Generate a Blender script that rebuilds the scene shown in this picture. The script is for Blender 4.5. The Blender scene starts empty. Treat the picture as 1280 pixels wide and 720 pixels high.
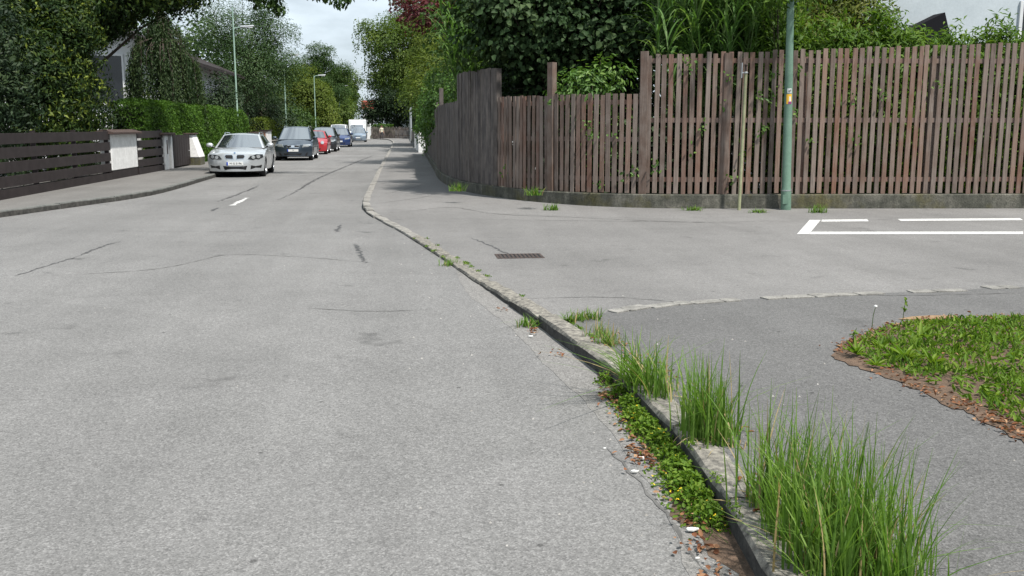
import bpy, bmesh, math, random
import numpy as np
from mathutils import Vector, Matrix

R = math.radians
rng = np.random.default_rng(11)
random.seed(5)
scene = bpy.context.scene
COL = scene.collection

# ------------------------------------------------------------------ camera
CAM_H, FPX, PITCH, YAW = 1.65, 1200.0, math.atan(202/1200), R(6.4235)
cam_d = bpy.data.cameras.new('camera')
cam = bpy.data.objects.new('camera', cam_d); COL.objects.link(cam)
cam.location = (0, 0, CAM_H)
cam.rotation_euler = (R(90) - PITCH, 0, -YAW)
cam_d.sensor_width = 36; cam_d.lens = 36*FPX/1280
cam_d.clip_start = 0.05; cam_d.clip_end = 3000
scene.camera = cam

# ------------------------------------------------------------------ sky, sun, exposure
SUN_TO = Vector((0.30, -0.36, 0.88)).normalized()
world = bpy.data.worlds.new('World'); scene.world = world; world.use_nodes = True
nt = world.node_tree; nt.nodes.clear()
sky = nt.nodes.new('ShaderNodeTexSky'); sky.sky_type = 'NISHITA'; sky.sun_disc = False
sky.sun_elevation = math.asin(SUN_TO.z); sky.sun_rotation = math.atan2(SUN_TO.x, SUN_TO.y)
sky.air_density = 1.0; sky.dust_density = 2.0; sky.ozone_density = 1.0
tc = nt.nodes.new('ShaderNodeTexCoord'); mp = nt.nodes.new('ShaderNodeMapping'); mp.inputs['Scale'].default_value = (1.6, 1.6, 4.0)
no = nt.nodes.new('ShaderNodeTexNoise'); no.inputs['Scale'].default_value = 2.6; no.inputs['Detail'].default_value = 7; no.inputs['Roughness'].default_value = .55
rp = nt.nodes.new('ShaderNodeValToRGB'); rp.color_ramp.elements[0].position = .20; rp.color_ramp.elements[1].position = .58
mx = nt.nodes.new('ShaderNodeMix'); mx.data_type = 'RGBA'; mx.inputs[7].default_value = (12.6, 14.4, 15.8, 1)
bg = nt.nodes.new('ShaderNodeBackground'); bg.inputs['Strength'].default_value = 0.055
wo = nt.nodes.new('ShaderNodeOutputWorld')
nt.links.new(tc.outputs['Generated'], mp.inputs['Vector']); nt.links.new(mp.outputs[0], no.inputs['Vector'])
nt.links.new(no.outputs['Fac'], rp.inputs[0]); nt.links.new(rp.outputs[0], mx.inputs[0])
nt.links.new(sky.outputs[0], mx.inputs[6]); nt.links.new(mx.outputs[2], bg.inputs[0]); nt.links.new(bg.outputs[0], wo.inputs[0])
sd = bpy.data.lights.new('sun', 'SUN'); sd.energy = 5.0; sd.angle = R(2.5); sd.color = (1, .955, .89)
sun = bpy.data.objects.new('sun', sd); COL.objects.link(sun)
sun.rotation_euler = (-SUN_TO).to_track_quat('-Z', 'Y').to_euler(); sun.location = (10, -10, 30)
vs = scene.view_settings; vs.view_transform = 'Standard'; vs.look = 'None'; vs.gamma = 1.0; vs.use_curve_mapping = False
vs.exposure = 0.38
scene.cycles.max_bounces = 6; scene.cycles.transparent_max_bounces = 6

# ------------------------------------------------------------------ helpers
def ray(u, v):
    x = (u-640)/FPX; y = -(v-360)/FPX
    dx, dy, dz = x, math.cos(PITCH)+y*math.sin(PITCH), -math.sin(PITCH)+y*math.cos(PITCH)
    c, s = math.cos(YAW), math.sin(YAW)
    return (dx*c+dy*s, -dx*s+dy*c, dz)
def ground(u, v, z=0.0):
    d = ray(u, v); t = (z-CAM_H)/d[2]
    return (d[0]*t, d[1]*t)
def tag(o, label=None, cat=None, group=None, kind=None):
    if label: o['label'] = label
    if cat: o['category'] = cat
    if group: o['group'] = group
    if kind: o['kind'] = kind
    return o
def empty(name, loc=(0, 0, 0), rz=0.0, parent=None):
    o = bpy.data.objects.new(name, None); o.empty_display_size = .2
    COL.objects.link(o); o.location = loc; o.rotation_euler = (0, 0, rz); o.parent = parent
    return o
def link(name, me, mat=None, parent=None):
    if mat is not None:
        for m in (mat if isinstance(mat, (list, tuple)) else [mat]): me.materials.append(m)
    o = bpy.data.objects.new(name, me); COL.objects.link(o); o.parent = parent
    return o
def np_mesh(name, V, F, tint=None, smooth=False, matidx=None):
    V = np.asarray(V, np.float32); F = np.asarray(F, np.int32); n = F.shape[1]
    me = bpy.data.meshes.new(name)
    me.vertices.add(len(V)); me.vertices.foreach_set('co', V.ravel())
    me.loops.add(F.size); me.loops.foreach_set('vertex_index', F.ravel())
    me.polygons.add(len(F)); me.polygons.foreach_set('loop_start', np.arange(0, F.size, n, dtype=np.int32))
    if smooth: me.polygons.foreach_set('use_smooth', np.ones(len(F), bool))
    if matidx is not None: me.polygons.foreach_set('material_index', np.asarray(matidx, np.int32))
    me.update(calc_edges=True)
    if tint is not None:
        a = me.attributes.new('tint', 'FLOAT', 'POINT'); a.data.foreach_set('value', np.asarray(tint, np.float32))
    return me
class MB:
    def __init__(s): s.v = []; s.f = []; s.m = []
    def add(s, vs, fs, mi=0):
        b = len(s.v); s.v += [tuple(p) for p in vs]; s.f += [tuple(b+i for i in f) for f in fs]; s.m += [mi]*len(fs); return s
    def box(s, a, b, mi=0):
        x0, y0, z0 = a; x1, y1, z1 = b
        return s.add([(x0,y0,z0),(x1,y0,z0),(x1,y1,z0),(x0,y1,z0),(x0,y0,z1),(x1,y0,z1),(x1,y1,z1),(x0,y1,z1)],
                     [(3,2,1,0),(4,5,6,7),(0,1,5,4),(1,2,6,5),(2,3,7,6),(3,0,4,7)], mi)
    def tube(s, pts, rad, n=8, mi=0, cap=True):
        pts = [Vector(p) for p in pts]; k = len(pts)
        if not hasattr(rad, '__len__'): rad = [rad]*k
        rings = []; prev = None
        for i in range(k):
            t = (pts[min(i+1, k-1)]-pts[max(i-1, 0)]).normalized()
            up = Vector((0, 0, 1)) if abs(t.z) < .9 else Vector((0, 1, 0))
            a = prev - t*prev.dot(t) if prev is not None else up.cross(t)
            a.normalize(); prev = a; b = t.cross(a)
            rings.append([pts[i]+(a*math.cos(q)+b*math.sin(q))*rad[i] for q in (2*math.pi*j/n for j in range(n))])
        vs = [p for r in rings for p in r]; fs = []
        for i in range(k-1):
            for j in range(n): fs.append((i*n+j, i*n+(j+1) % n, (i+1)*n+(j+1) % n, (i+1)*n+j))
        if cap: fs.append(tuple(range(n-1, -1, -1))); fs.append(tuple((k-1)*n+j for j in range(n)))
        return s.add(vs, fs, mi)
    def grid(s, fn, nu, nv, mi=0, flip=False):
        vs = [fn(i/nu, j/nv) for i in range(nu+1) for j in range(nv+1)]; fs = []
        for i in range(nu):
            for j in range(nv):
                q = (i*(nv+1)+j, (i+1)*(nv+1)+j, (i+1)*(nv+1)+j+1, i*(nv+1)+j+1)
                fs.append(q[::-1] if flip else q)
        return s.add(vs, fs, mi)
    def prism(s, poly, z0, z1, mi=0):
        n = len(poly)
        return s.add([(x, y, z0) for x, y in poly]+[(x, y, z1) for x, y in poly],
                     [tuple(range(n-1, -1, -1)), tuple(range(n, 2*n))]+[(i, (i+1) % n, n+(i+1) % n, n+i) for i in range(n)], mi)
    def mesh(s, name='m', smooth=None, bevel=0, merge=0):
        me = bpy.data.meshes.new(name); me.from_pydata(s.v, [], s.f)
        me.polygons.foreach_set('material_index', s.m); me.update()
        bm = bmesh.new(); bm.from_mesh(me)
        if merge: bmesh.ops.remove_doubles(bm, verts=bm.verts, dist=merge)
        bmesh.ops.recalc_face_normals(bm, faces=bm.faces)
        if bevel: bmesh.ops.bevel(bm, geom=[e for e in bm.edges if len(e.link_faces) == 2 and e.calc_face_angle(0) > .6], offset=bevel, segments=1, profile=.5, affect='EDGES')
        bm.to_mesh(me); bm.free()
        if smooth is not None:
            me.polygons.foreach_set('use_smooth', [True]*len(me.polygons))
            me.set_sharp_from_angle(angle=R(smooth))
        return me
    def build(s, name, mat, parent=None, **k):
        return link(name, s.mesh(name, **k), mat, parent)

def lerp_table(tab, x):
    return float(np.interp(x, [a for a, _ in tab], [b for _, b in tab]))
def catmull(pts, step=.25):
    pts = [np.array(p, float) for p in pts]; out = []
    for i in range(len(pts)-1):
        p0 = pts[max(i-1, 0)]; p1 = pts[i]; p2 = pts[i+1]; p3 = pts[min(i+2, len(pts)-1)]
        n = max(2, int(np.linalg.norm(p2-p1)/step))
        for k in range(n):
            t = k/n
            out.append(.5*((2*p1)+(-p0+p2)*t+(2*p0-5*p1+4*p2-p3)*t*t+(-p0+3*p1-3*p2+p3)*t**3))
    out.append(pts[-1]); return np.array(out)
class Path:                                                # arc-length parametrised plan curve
    def __init__(s, pts, step=.2):
        s.p = catmull(pts, step); d = np.linalg.norm(np.diff(s.p, axis=0), axis=1); s.s = np.concatenate([[0], np.cumsum(d)]); s.L = s.s[-1]
    def at(s, q): return np.array([np.interp(q, s.s, s.p[:, 0]), np.interp(q, s.s, s.p[:, 1])])
    def dir(s, q):
        d = s.at(min(q+.08, s.L))-s.at(max(q-.08, 0)); return d/np.linalg.norm(d)
    def find(s, k, val): return float(s.s[np.argmin(abs(s.p[:, k]-val))])

# ------------------------------------------------------------------ materials
def new_mat(name):
    m = bpy.data.materials.new(name); m.use_nodes = True
    return m, m.node_tree, m.node_tree.nodes['Principled BSDF']
def N(t, kind, **inp):
    n = t.nodes.new(kind)
    for k, v in inp.items():
        if k in n.inputs: n.inputs[k].default_value = v
        else: setattr(n, k, v)
    return n
def ramp(t, src, stops):
    r = t.nodes.new('ShaderNodeValToRGB'); e = r.color_ramp.elements
    while len(e) < len(stops): e.new(.5)
    for i, (p, c) in enumerate(stops):
        e[i].position = p; e[i].color = (c, c, c, 1) if isinstance(c, (int, float)) else (*c, 1)
    t.links.new(src, r.inputs[0]); return r.outputs[0]
def mixc(t, fac, a, b, mode='MIX'):
    m = t.nodes.new('ShaderNodeMix'); m.data_type = 'RGBA'; m.blend_type = mode
    for k, v in ((0, fac), (6, a), (7, b)):
        if hasattr(v, 'links'): t.links.new(v, m.inputs[k])
        else: m.inputs[k].default_value = v if k == 0 else ((v, v, v, 1) if isinstance(v, (int, float)) else (*v, 1))
    return m.outputs[2]
def bump(t, b, src, strength=.3, dist=.01):
    n = N(t, 'ShaderNodeBump', Strength=strength, Distance=dist); t.links.new(src, n.inputs['Height']); t.links.new(n.outputs[0], b.inputs['Normal'])
def tex(t, kind, scale, vec=None, **k):
    n = N(t, kind, Scale=scale, **k)
    if vec is not None: t.links.new(vec, n.inputs['Vector'])
    return n
def coords(t, scale=None, obj=True):
    c = t.nodes.new('ShaderNodeTexCoord').outputs['Object'] if obj else t.nodes.new('ShaderNodeNewGeometry').outputs['Position']
    if scale is None: return c
    m = N(t, 'ShaderNodeMapping', Scale=scale); t.links.new(c, m.inputs['Vector']); return m.outputs[0]

def asphalt(name, base, warm=(1, .985, .96), rough=.93, grain=1.0, stain=.5):
    m, t, b = new_mat(name); P = coords(t, obj=False)
    vor = tex(t, 'ShaderNodeTexVoronoi', 135, P)
    sep = t.nodes.new('ShaderNodeSeparateColor'); t.links.new(vor.outputs['Color'], sep.inputs[0])
    g = ramp(t, sep.outputs[0], [(0, 1-.32*grain), (.35, 1-.07*grain), (.75, 1+.06*grain), (1, 1+.38*grain)])
    vor2 = tex(t, 'ShaderNodeTexVoronoi', 60, P); sep2 = t.nodes.new('ShaderNodeSeparateColor'); t.links.new(vor2.outputs['Color'], sep2.inputs[0])
    g2 = ramp(t, sep2.outputs[1], [(0, 1-.13*grain), (.5, 1.0), (1, 1+.12*grain)])
    big = tex(t, 'ShaderNodeTexNoise', .33, P, Detail=5, Roughness=.6)
    bigr = ramp(t, big.outputs['Fac'], [(.25, .84), (.5, 1.0), (.75, 1.13)])
    mid = tex(t, 'ShaderNodeTexNoise', 2.3, P, Detail=6, Roughness=.65)
    midr = ramp(t, mid.outputs['Fac'], [(.25, .93), (.5, 1.0), (.75, 1.06)])
    spot = tex(t, 'ShaderNodeTexNoise', 1.15, P, Detail=3, Roughness=.7)
    spotr = ramp(t, spot.outputs['Fac'], [(.26, 1-stain*.7), (.36, 1.0)])
    sp2 = tex(t, 'ShaderNodeTexVoronoi', 2.6, P, Randomness=1.0)
    sp2r = ramp(t, sp2.outputs['Distance'], [(.025, .45), (.05, 1.0)])
    # long tyre-worn streaks along the street
    st = tex(t, 'ShaderNodeTexNoise', 1.0, coords(t, (1.1, .06, 1), obj=False), Detail=4, Roughness=.6)
    str_ = ramp(t, st.outputs['Fac'], [(.3, .9), (.7, 1.08)])
    pv = tex(t, 'ShaderNodeTexVoronoi', .16, P); ps = t.nodes.new('ShaderNodeSeparateColor'); t.links.new(pv.outputs['Color'], ps.inputs[0])
    pr = ramp(t, ps.outputs[2], [(0, .93), (.5, 1.0), (1, 1.06)])
    c = mixc(t, 1, (base*warm[0], base*warm[1], base*warm[2]), g, 'MULTIPLY')
    for q in (g2, bigr, midr, spotr, sp2r, str_, pr): c = mixc(t, 1, c, q, 'MULTIPLY')
    t.links.new(c, b.inputs['Base Color']); b.inputs['Roughness'].default_value = rough; b.inputs['Specular IOR Level'].default_value = .25
    bump(t, b, vor.outputs['Distance'], .35, .006)
    return m
def noisy(name, c0, c1, scale=3, rough=.8, detail=6, bumps=.2, dist=.01, spec=.3, metal=0, stops=(.3, .7), stretch=None, fine=0):
    m, t, b = new_mat(name); P = coords(t, stretch, obj=False)
    n = tex(t, 'ShaderNodeTexNoise', scale, P, Detail=detail, Roughness=.62)
    c = ramp(t, n.outputs['Fac'], [(stops[0], c0), (stops[1], c1)])
    if fine:
        n2 = tex(t, 'ShaderNodeTexNoise', scale*11, P, Detail=3, Roughness=.6)
        c = mixc(t, 1, c, ramp(t, n2.outputs['Fac'], [(.3, 1-fine), (.7, 1+fine)]), 'MULTIPLY')
    t.links.new(c, b.inputs['Base Color']); b.inputs['Roughness'].default_value = rough; b.inputs['Specular IOR Level'].default_value = spec; b.inputs['Metallic'].default_value = metal
    if bumps: bump(t, b, n.outputs['Fac'], bumps, dist)
    return m
def plain(name, c, rough=.5, metal=0, spec=.5, coat=0):
    m, t, b = new_mat(name); b.inputs['Base Color'].default_value = (*c, 1); b.inputs['Roughness'].default_value = rough
    b.inputs['Metallic'].default_value = metal; b.inputs['Specular IOR Level'].default_value = spec; b.inputs['Coat Weight'].default_value = coat
    return m
def paint(name, c, metal=.5, rough=.35):
    m, t, b = new_mat(name); n = tex(t, 'ShaderNodeTexNoise', 2.5, coords(t), Detail=5)
    t.links.new(mixc(t, 1, c, ramp(t, n.outputs['Fac'], [(.3, .9), (.7, 1.06)]), 'MULTIPLY'), b.inputs['Base Color'])
    b.inputs['Metallic'].default_value = metal; b.inputs['Roughness'].default_value = rough; b.inputs['Coat Weight'].default_value = .8; b.inputs['Coat Roughness'].default_value = .06
    return m
def leaf_mat(name, dark, mid, light, transl=.3, rough=.5, spec=.35):
    m, t, b = new_mat(name); a = N(t, 'ShaderNodeAttribute', attribute_name='tint')
    c = ramp(t, a.outputs['Fac'], [(0, dark), (.5, mid), (1, light)])
    t.links.new(c, b.inputs['Base Color']); b.inputs['Roughness'].default_value = rough+.08; b.inputs['Specular IOR Level'].default_value = spec*.6
    tr = t.nodes.new('ShaderNodeBsdfTranslucent'); t.links.new(mixc(t, 1, c, (1.25, 1.3, .6), 'MULTIPLY'), tr.inputs[0])
    ms = N(t, 'ShaderNodeMixShader', Fac=transl); out = t.nodes['Material Output']
    t.links.new(b.outputs[0], ms.inputs[1]); t.links.new(tr.outputs[0], ms.inputs[2]); t.links.new(ms.outputs[0], out.inputs[0])
    return m
def wood(name, cols, rough=.85):
    m, t, b = new_mat(name)
    oi = t.nodes.new('ShaderNodeObjectInfo')
    add = N(t, 'ShaderNodeVectorMath', operation='MULTIPLY_ADD'); oc = coords(t, obj=False)
    cmb = t.nodes.new('ShaderNodeCombineXYZ'); t.links.new(oi.outputs['Random'], cmb.inputs[0]); t.links.new(oi.outputs['Random'], cmb.inputs[2])
    t.links.new(cmb.outputs[0], add.inputs[0]); add.inputs[1].default_value = (37, 37, 61); t.links.new(oc, add.inputs[2])
    mp_ = N(t, 'ShaderNodeMapping', Scale=(1, 1, .045)); t.links.new(add.outputs[0], mp_.inputs['Vector'])
    gr = tex(t, 'ShaderNodeTexNoise', 70, mp_.outputs[0], Detail=4, Roughness=.6)
    bl = tex(t, 'ShaderNodeTexNoise', 1.7, add.outputs[0], Detail=5, Roughness=.65)
    base = ramp(t, oi.outputs['Random'], [(i/(len(cols)-1), c) for i, c in enumerate(cols)])
    c = mixc(t, ramp(t, bl.outputs['Fac'], [(.38, .05), (.7, .7)]), base, (.225, .193, .172))
    c = mixc(t, 1, c, ramp(t, gr.outputs['Fac'], [(.3, .62), (.5, 1.0), (.72, 1.28)]), 'MULTIPLY')
    t.links.new(c, b.inputs['Base Color']); b.inputs['Roughness'].default_value = rough; b.inputs['Specular IOR Level'].default_value = .2
    bump(t, b, gr.outputs['Fac'], .4, .004)
    return m

M = {}
M['road'] = asphalt('road_asphalt', .17, (1, .985, .965))
M['side'] = asphalt('side_street_asphalt', .17, (1, .975, .95), grain=.85)
M['pave'] = asphalt('pavement_asphalt', .118, (1, .985, .97), stain=.3)
M['pave_left'] = asphalt('left_pavement_asphalt', .15, (1, .965, .92), grain=.7)
M['soil_ground'] = noisy('garden_soil', (.03, .028, .015), (.05, .06, .02), 1.5, .95)
M['granite'] = noisy('granite_kerb', (.13, .125, .115), (.31, .295, .27), 9, .85, fine=.35, bumps=.5, dist=.01)
M['granite_near'] = noisy('weathered_granite_kerb', (.05, .048, .045), (.30, .28, .24), 22, .9, fine=.4, bumps=.7, dist=.012)
M['cobble'] = noisy('worn_cobble', (.13, .126, .116), (.27, .26, .24), 8, .9, fine=.35, bumps=.5)
M['granite_top'] = noisy('grey_granite_kerb', (.09, .095, .09), (.17, .17, .16), 7, .9, fine=.3)
M['granite_dark'] = noisy('dark_granite_kerb', (.045, .045, .045), (.12, .115, .11), 7, .9, fine=.3)
M['kerb_face'] = noisy('darker_kerb_face', (.018, .018, .017), (.075, .072, .066), 7, .95, fine=.4, bumps=.5)
M['tar'] = noisy('tar_seam', (.04, .04, .043), (.10, .10, .10), 25, .8, bumps=0)
M['seam'] = noisy('old_joint', (.075, .073, .07), (.15, .147, .142), 9, .9, bumps=0)
M['white_line'] = noisy('worn_white_paint', (.26, .255, .25), (.62, .615, .60), 45, .8, bumps=0, stops=(.38, .54))
M['concrete'] = None
M['wood'] = wood('weathered_fence_wood', [(.085, .056, .045), (.15, .10, .076), (.185, .098, .068), (.145, .112, .095), (.215, .165, .138), (.095, .066, .054), (.23, .148, .112), (.14, .072, .052), (.205, .165, .14)])
M['wood_grey'] = wood('grey_fence_wood', [(.06, .054, .054), (.085, .077, .076), (.07, .06, .056), (.10, .09, .088)])
M['wood_shaded'] = wood('shaded_fence_wood', [(.02, .018, .018), (.035, .03, .03), (.028, .024, .022), (.05, .045, .043)])  # end fence wood, tree shade put into its colour
M['brown_board'] = noisy('dark_stained_board', (.018, .013, .013), (.034, .026, .026), 4, .65, fine=.2, bumps=.1)
M['brown_tile'] = noisy('brown_coping', (.045, .03, .026), (.085, .06, .052), 6, .8)
M['render_white'] = noisy('rough_white_render', (.62, .62, .61), (.78, .78, .775), 6, .9, fine=.16, bumps=.6, dist=.02)
M['wall_white'] = noisy('white_house_wall', (.6, .61, .62), (.7, .71, .72), 1.5, .9)
M['wall_blue'] = noisy('pale_grey_blue_wall', (.44, .49, .52), (.50, .55, .58), 2, .9, fine=.05)
M['roof_red'] = noisy('red_roof_tile', (.2, .045, .03), (.32, .075, .045), 3, .8)
M['roof_brown'] = noisy('brown_roof_tile', (.13, .075, .055), (.23, .14, .11), 5, .85)
M['roof_dark'] = noisy('dark_roof', (.016, .012, .012), (.03, .022, .021), 4, .8)
M['pole_green'] = noisy('green_painted_steel', (.10, .175, .13), (.15, .235, .18), 3, .5, fine=.1, bumps=0)
M['pole_pale'] = noisy('pale_green_painted_steel', (.19, .198, .115), (.29, .295, .18), 6, .6, fine=.15, bumps=0)
M['lamp_green'] = noisy('lamp_mast_green', (.22, .33, .27), (.3, .41, .34), 2, .5, bumps=0)
M['steel'] = plain('galvanised_steel', (.5, .51, .52), .4, .8)
M['rust'] = noisy('rusty_iron', (.03, .024, .022), (.085, .062, .054), 20, .85)
M['hood_black'] = plain('awning_black', (.012, .012, .015), .9, 0, .1)
M['black'] = plain('black_plastic', (.012, .012, .013), .5)
M['tyre'] = plain('tyre_rubber', (.016, .016, .017), .8)
M['alloy'] = plain('wheel_alloy', (.42, .43, .45), .35, .8)
M['glass'] = plain('dark_car_glass', (.02, .026, .03), .03, 0, .9, .6); M['glass'].node_tree.nodes['Principled BSDF'].inputs['IOR'].default_value = 3.0
M['pane'] = plain('dark_window_pane', (.012, .014, .018), .06, 0, .6)
M['chrome'] = plain('chrome', (.75, .76, .78), .12, 1)
M['lamp_glass'] = plain('headlight_lens', (.55, .58, .6), .08, .55, .8, 1)
M['lamp_dark'] = plain('headlight_housing', (.05, .055, .06), .12, .4, .8, 1)
M['plate'] = plain('number_plate', (.72, .73, .72), .4)
M['plate_blue'] = plain('plate_blue', (.02, .06, .4), .4)
M['emblem'] = plain('blue_white_emblem', (.16, .24, .38), .3)
M['ink'] = plain('black_ink', (.015, .015, .015), .5)
M['bark'] = noisy('bark', (.035, .028, .022), (.09, .075, .06), 12, .95, bumps=.6, dist=.03)
M['litter'] = leaf_mat('dead_leaf', (.075, .03, .016), (.20, .085, .045), (.36, .22, .13), .15, .8, .2)
M['soil'] = noisy('bed_soil', (.055, .038, .026), (.15, .10, .07), 9, .95, fine=.4, bumps=.8, dist=.03)
M['paper'] = noisy('paper_scrap', (.6, .6, .58), (.8, .8, .78), 30, .8, bumps=0)
M['brick'] = noisy('orange_brick_wall', (.26, .12, .07), (.38, .19, .12), 5, .9, fine=.2)
M['pebble'] = noisy('pebble', (.22, .21, .19), (.45, .43, .41), 20, .8)

def plinth_mat():
    m, t, b = new_mat('mossy_concrete'); P = coords(t, obj=False)
    n1 = tex(t, 'ShaderNodeTexNoise', 2.2, P, Detail=8, Roughness=.7)
    c = ramp(t, n1.outputs['Fac'], [(.28, (.028, .03, .022)), (.48, (.07, .07, .056)), (.7, (.165, .155, .13))])
    n2 = tex(t, 'ShaderNodeTexNoise', .9, P, Detail=5, Roughness=.7)
    c = mixc(t, ramp(t, n2.outputs['Fac'], [(.5, 0), (.68, .8)]), c, (.095, .085, .028))
    n4 = tex(t, 'ShaderNodeTexNoise', 1.0, coords(t, (9, 9, .8), obj=False), Detail=4, Roughness=.6)   # run-off streaks
    c = mixc(t, 1, c, ramp(t, n4.outputs['Fac'], [(.3, .62), (.65, 1.2)]), 'MULTIPLY')
    n3 = tex(t, 'ShaderNodeTexNoise', 40, P, Detail=4)
    c = mixc(t, 1, c, ramp(t, n3.outputs['Fac'], [(.3, .7), (.7, 1.3)]), 'MULTIPLY')
    t.links.new(c, b.inputs['Base Color']); b.inputs['Roughness'].default_value = .95; bump(t, b, n3.outputs['Fac'], .5, .015)
    return m
M['concrete'] = plinth_mat()

# foliage
M['hazel'] = leaf_mat('hazel_leaf', (.016, .034, .013), (.033, .064, .023), (.072, .11, .043), .22, .5, .22)
M['purple'] = leaf_mat('purple_leaf', (.05, .012, .016), (.10, .024, .03), (.17, .05, .055), .3)
M['reed'] = leaf_mat('reed_blade', (.045, .10, .022), (.09, .18, .045), (.22, .32, .12), .35)
M['glossy'] = leaf_mat('glossy_shrub_leaf', (.04, .09, .02), (.08, .16, .035), (.16, .25, .06), .3, .35)
M['cypress'] = leaf_mat('cypress_hedge', (.04, .09, .012), (.085, .16, .024), (.16, .235, .045), .35)
M['yellow'] = leaf_mat('yellow_cypress', (.05, .08, .014), (.11, .135, .026), (.21, .215, .05), .3)
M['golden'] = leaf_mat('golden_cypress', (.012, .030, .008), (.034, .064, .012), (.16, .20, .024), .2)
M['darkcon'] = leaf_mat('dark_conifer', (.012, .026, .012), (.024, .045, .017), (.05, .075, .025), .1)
M['weep'] = leaf_mat('weeping_leaf', (.015, .034, .011), (.032, .06, .02), (.08, .115, .045), .22)
M['willow'] = leaf_mat('silver_leaf', (.026, .058, .018), (.052, .098, .034), (.11, .16, .072), .3)
M['hedge'] = leaf_mat('trimmed_hedge_leaf', (.028, .072, .009), (.062, .135, .016), (.115, .205, .032), .28)
M['maple'] = leaf_mat('maple_leaf', (.035, .07, .012), (.078, .125, .022), (.15, .20, .04), .4)
M['lime'] = leaf_mat('yellow_green_leaf', (.05, .085, .012), (.10, .14, .022), (.18, .21, .04), .35)
M['green'] = leaf_mat('mid_green_leaf', (.022, .05, .013), (.045, .088, .022), (.09, .14, .038), .3)
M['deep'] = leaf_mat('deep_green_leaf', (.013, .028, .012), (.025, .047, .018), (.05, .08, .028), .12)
M['grass'] = leaf_mat('grass_blade', (.062, .13, .018), (.11, .21, .034), (.20, .30, .07), .42)
M['drygrass'] = leaf_mat('dry_blade', (.25, .19, .09), (.35, .27, .14), (.45, .36, .2), .3)
M['weed'] = leaf_mat('weed_leaf', (.055, .12, .012), (.11, .20, .02), (.20, .285, .045), .36)
M['flower'] = plain('yellow_flower', (.75, .52, .02), .6)
M['core'] = plain('dark_hedge_core', (.012, .016, .008), .95)

# ------------------------------------------------------------------ ground, road, pavements
KR = [(1.00, -8), (1.12, 0), (1.22, 2.4), (1.27, 3.23), (1.34, 3.82), (1.37, 4.54), (1.36, 5.56), (1.27, 6.36), (1.16, 7.41), (.97, 8.64), (.69, 10.48), (.37, 12.6), (-.07, 15.25), (-.48, 17.29), (-.76, 18.96), (-.88, 20.94), (-.90, 24.8), (-.92, 32.9), (-.93, 48), (-.92, 82), (-1.1, 104), (-2.0, 122), (-4, 130)]
kr = Path(KR, .25)
def h(Y):
    def ss(a, b, x): q = min(max((x-a)/(b-a), 0), 1); return q*q*(3-2*q)
    return .105 - .07*ss(5.5, 10.5, Y) + .065*ss(16.5, 21, Y)
def sheet(name, poly, mat, zf, cuts=(), parent=None):
    bm = bmesh.new(); f = bm.faces.new([bm.verts.new((x, y, 0)) for x, y in poly])
    bmesh.ops.triangulate(bm, faces=[f])
    for yc in cuts:
        bmesh.ops.bisect_plane(bm, geom=bm.verts[:]+bm.edges[:]+bm.faces[:], plane_co=(0, yc, 0), plane_no=(0, 1, 0))
    for v in bm.verts: v.co.z = zf(v.co.x, v.co.y)
    for fc in bm.faces:
        if fc.normal.z < 0: fc.normal_flip()
    bm.normal_update()
    for fc in bm.faces:
        if fc.normal.z < 0: fc.normal_flip()
    me = bpy.data.meshes.new(name); bm.to_mesh(me); bm.free()
    return link(name, me, mat, parent)
g_ = MB().grid(lambda a, b: (-600+1200*a, -100+1300*b, -.06), 4, 4).build('ground', M['soil_ground']); tag(g_, 'dark garden soil and lawn under the whole place', 'ground', kind='structure')
rd = MB().grid(lambda a, b: (-45+75*a, -9+151*b, 0), 6, 12).build('road', M['road']); tag(rd, 'light grey worn asphalt of the main street', 'road', kind='structure')

FL = [(1.40, 7.72), (1.56, 7.88), (2.31, 8.29), (3.0, 8.48), (3.73, 8.61), (5.28, 8.79), (9, 9.05), (32, 9.6)]   # near edge of the side street
fl = Path(FL, .2)
kpts = [(x+.13, y) for x, y in kr.p]
near = [p for p in kpts if p[1] < 7.66]
sp = sheet('pavement', near+[tuple(p) for p in fl.p]+[(32, -8)], M['pave'], lambda x, y: h(y), np.arange(5.5, 10.6, .5)); tag(sp, 'dark grey asphalt pavement at the near right corner', 'pavement', kind='structure')
far = [p for p in kpts if 7.66 <= p[1] < 129]
ss_ = sheet('side_street', [tuple(p) for p in fl.p][::-1]+far+[(2.0, 129), (2.0, 24.5), (3.0, 21.2), (5, 19.0), (32, 17.4)], M['side'], lambda x, y: h(y), np.concatenate([np.arange(7.5, 10.6, .5), np.arange(16.5, 21.1, .5)])); tag(ss_, 'light grey asphalt of the side street and its far pavement', 'side street', kind='structure')

KL = [(-30, 9.5), (-15, 10.5), (-10.5, 12.4), (-8.3, 15.2), (-7.37, 18.5), (-6.73, 21), (-6.25, 22.9), (-6.0, 25.4), (-6.1, 31.4), (-6.18, 40), (-6.2, 60), (-6.25, 90), (-6.5, 110), (-8.5, 126), (-12, 131)]
kl = Path(KL, .25)
lp = sheet('left_pavement', [(x-.12, y) for x, y in kl.p]+[(-30, 131), (-30, 40)], M['pave_left'], lambda x, y: .115); tag(lp, 'pale grey pavement in front of the brown board fence', 'pavement', kind='structure')

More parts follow.
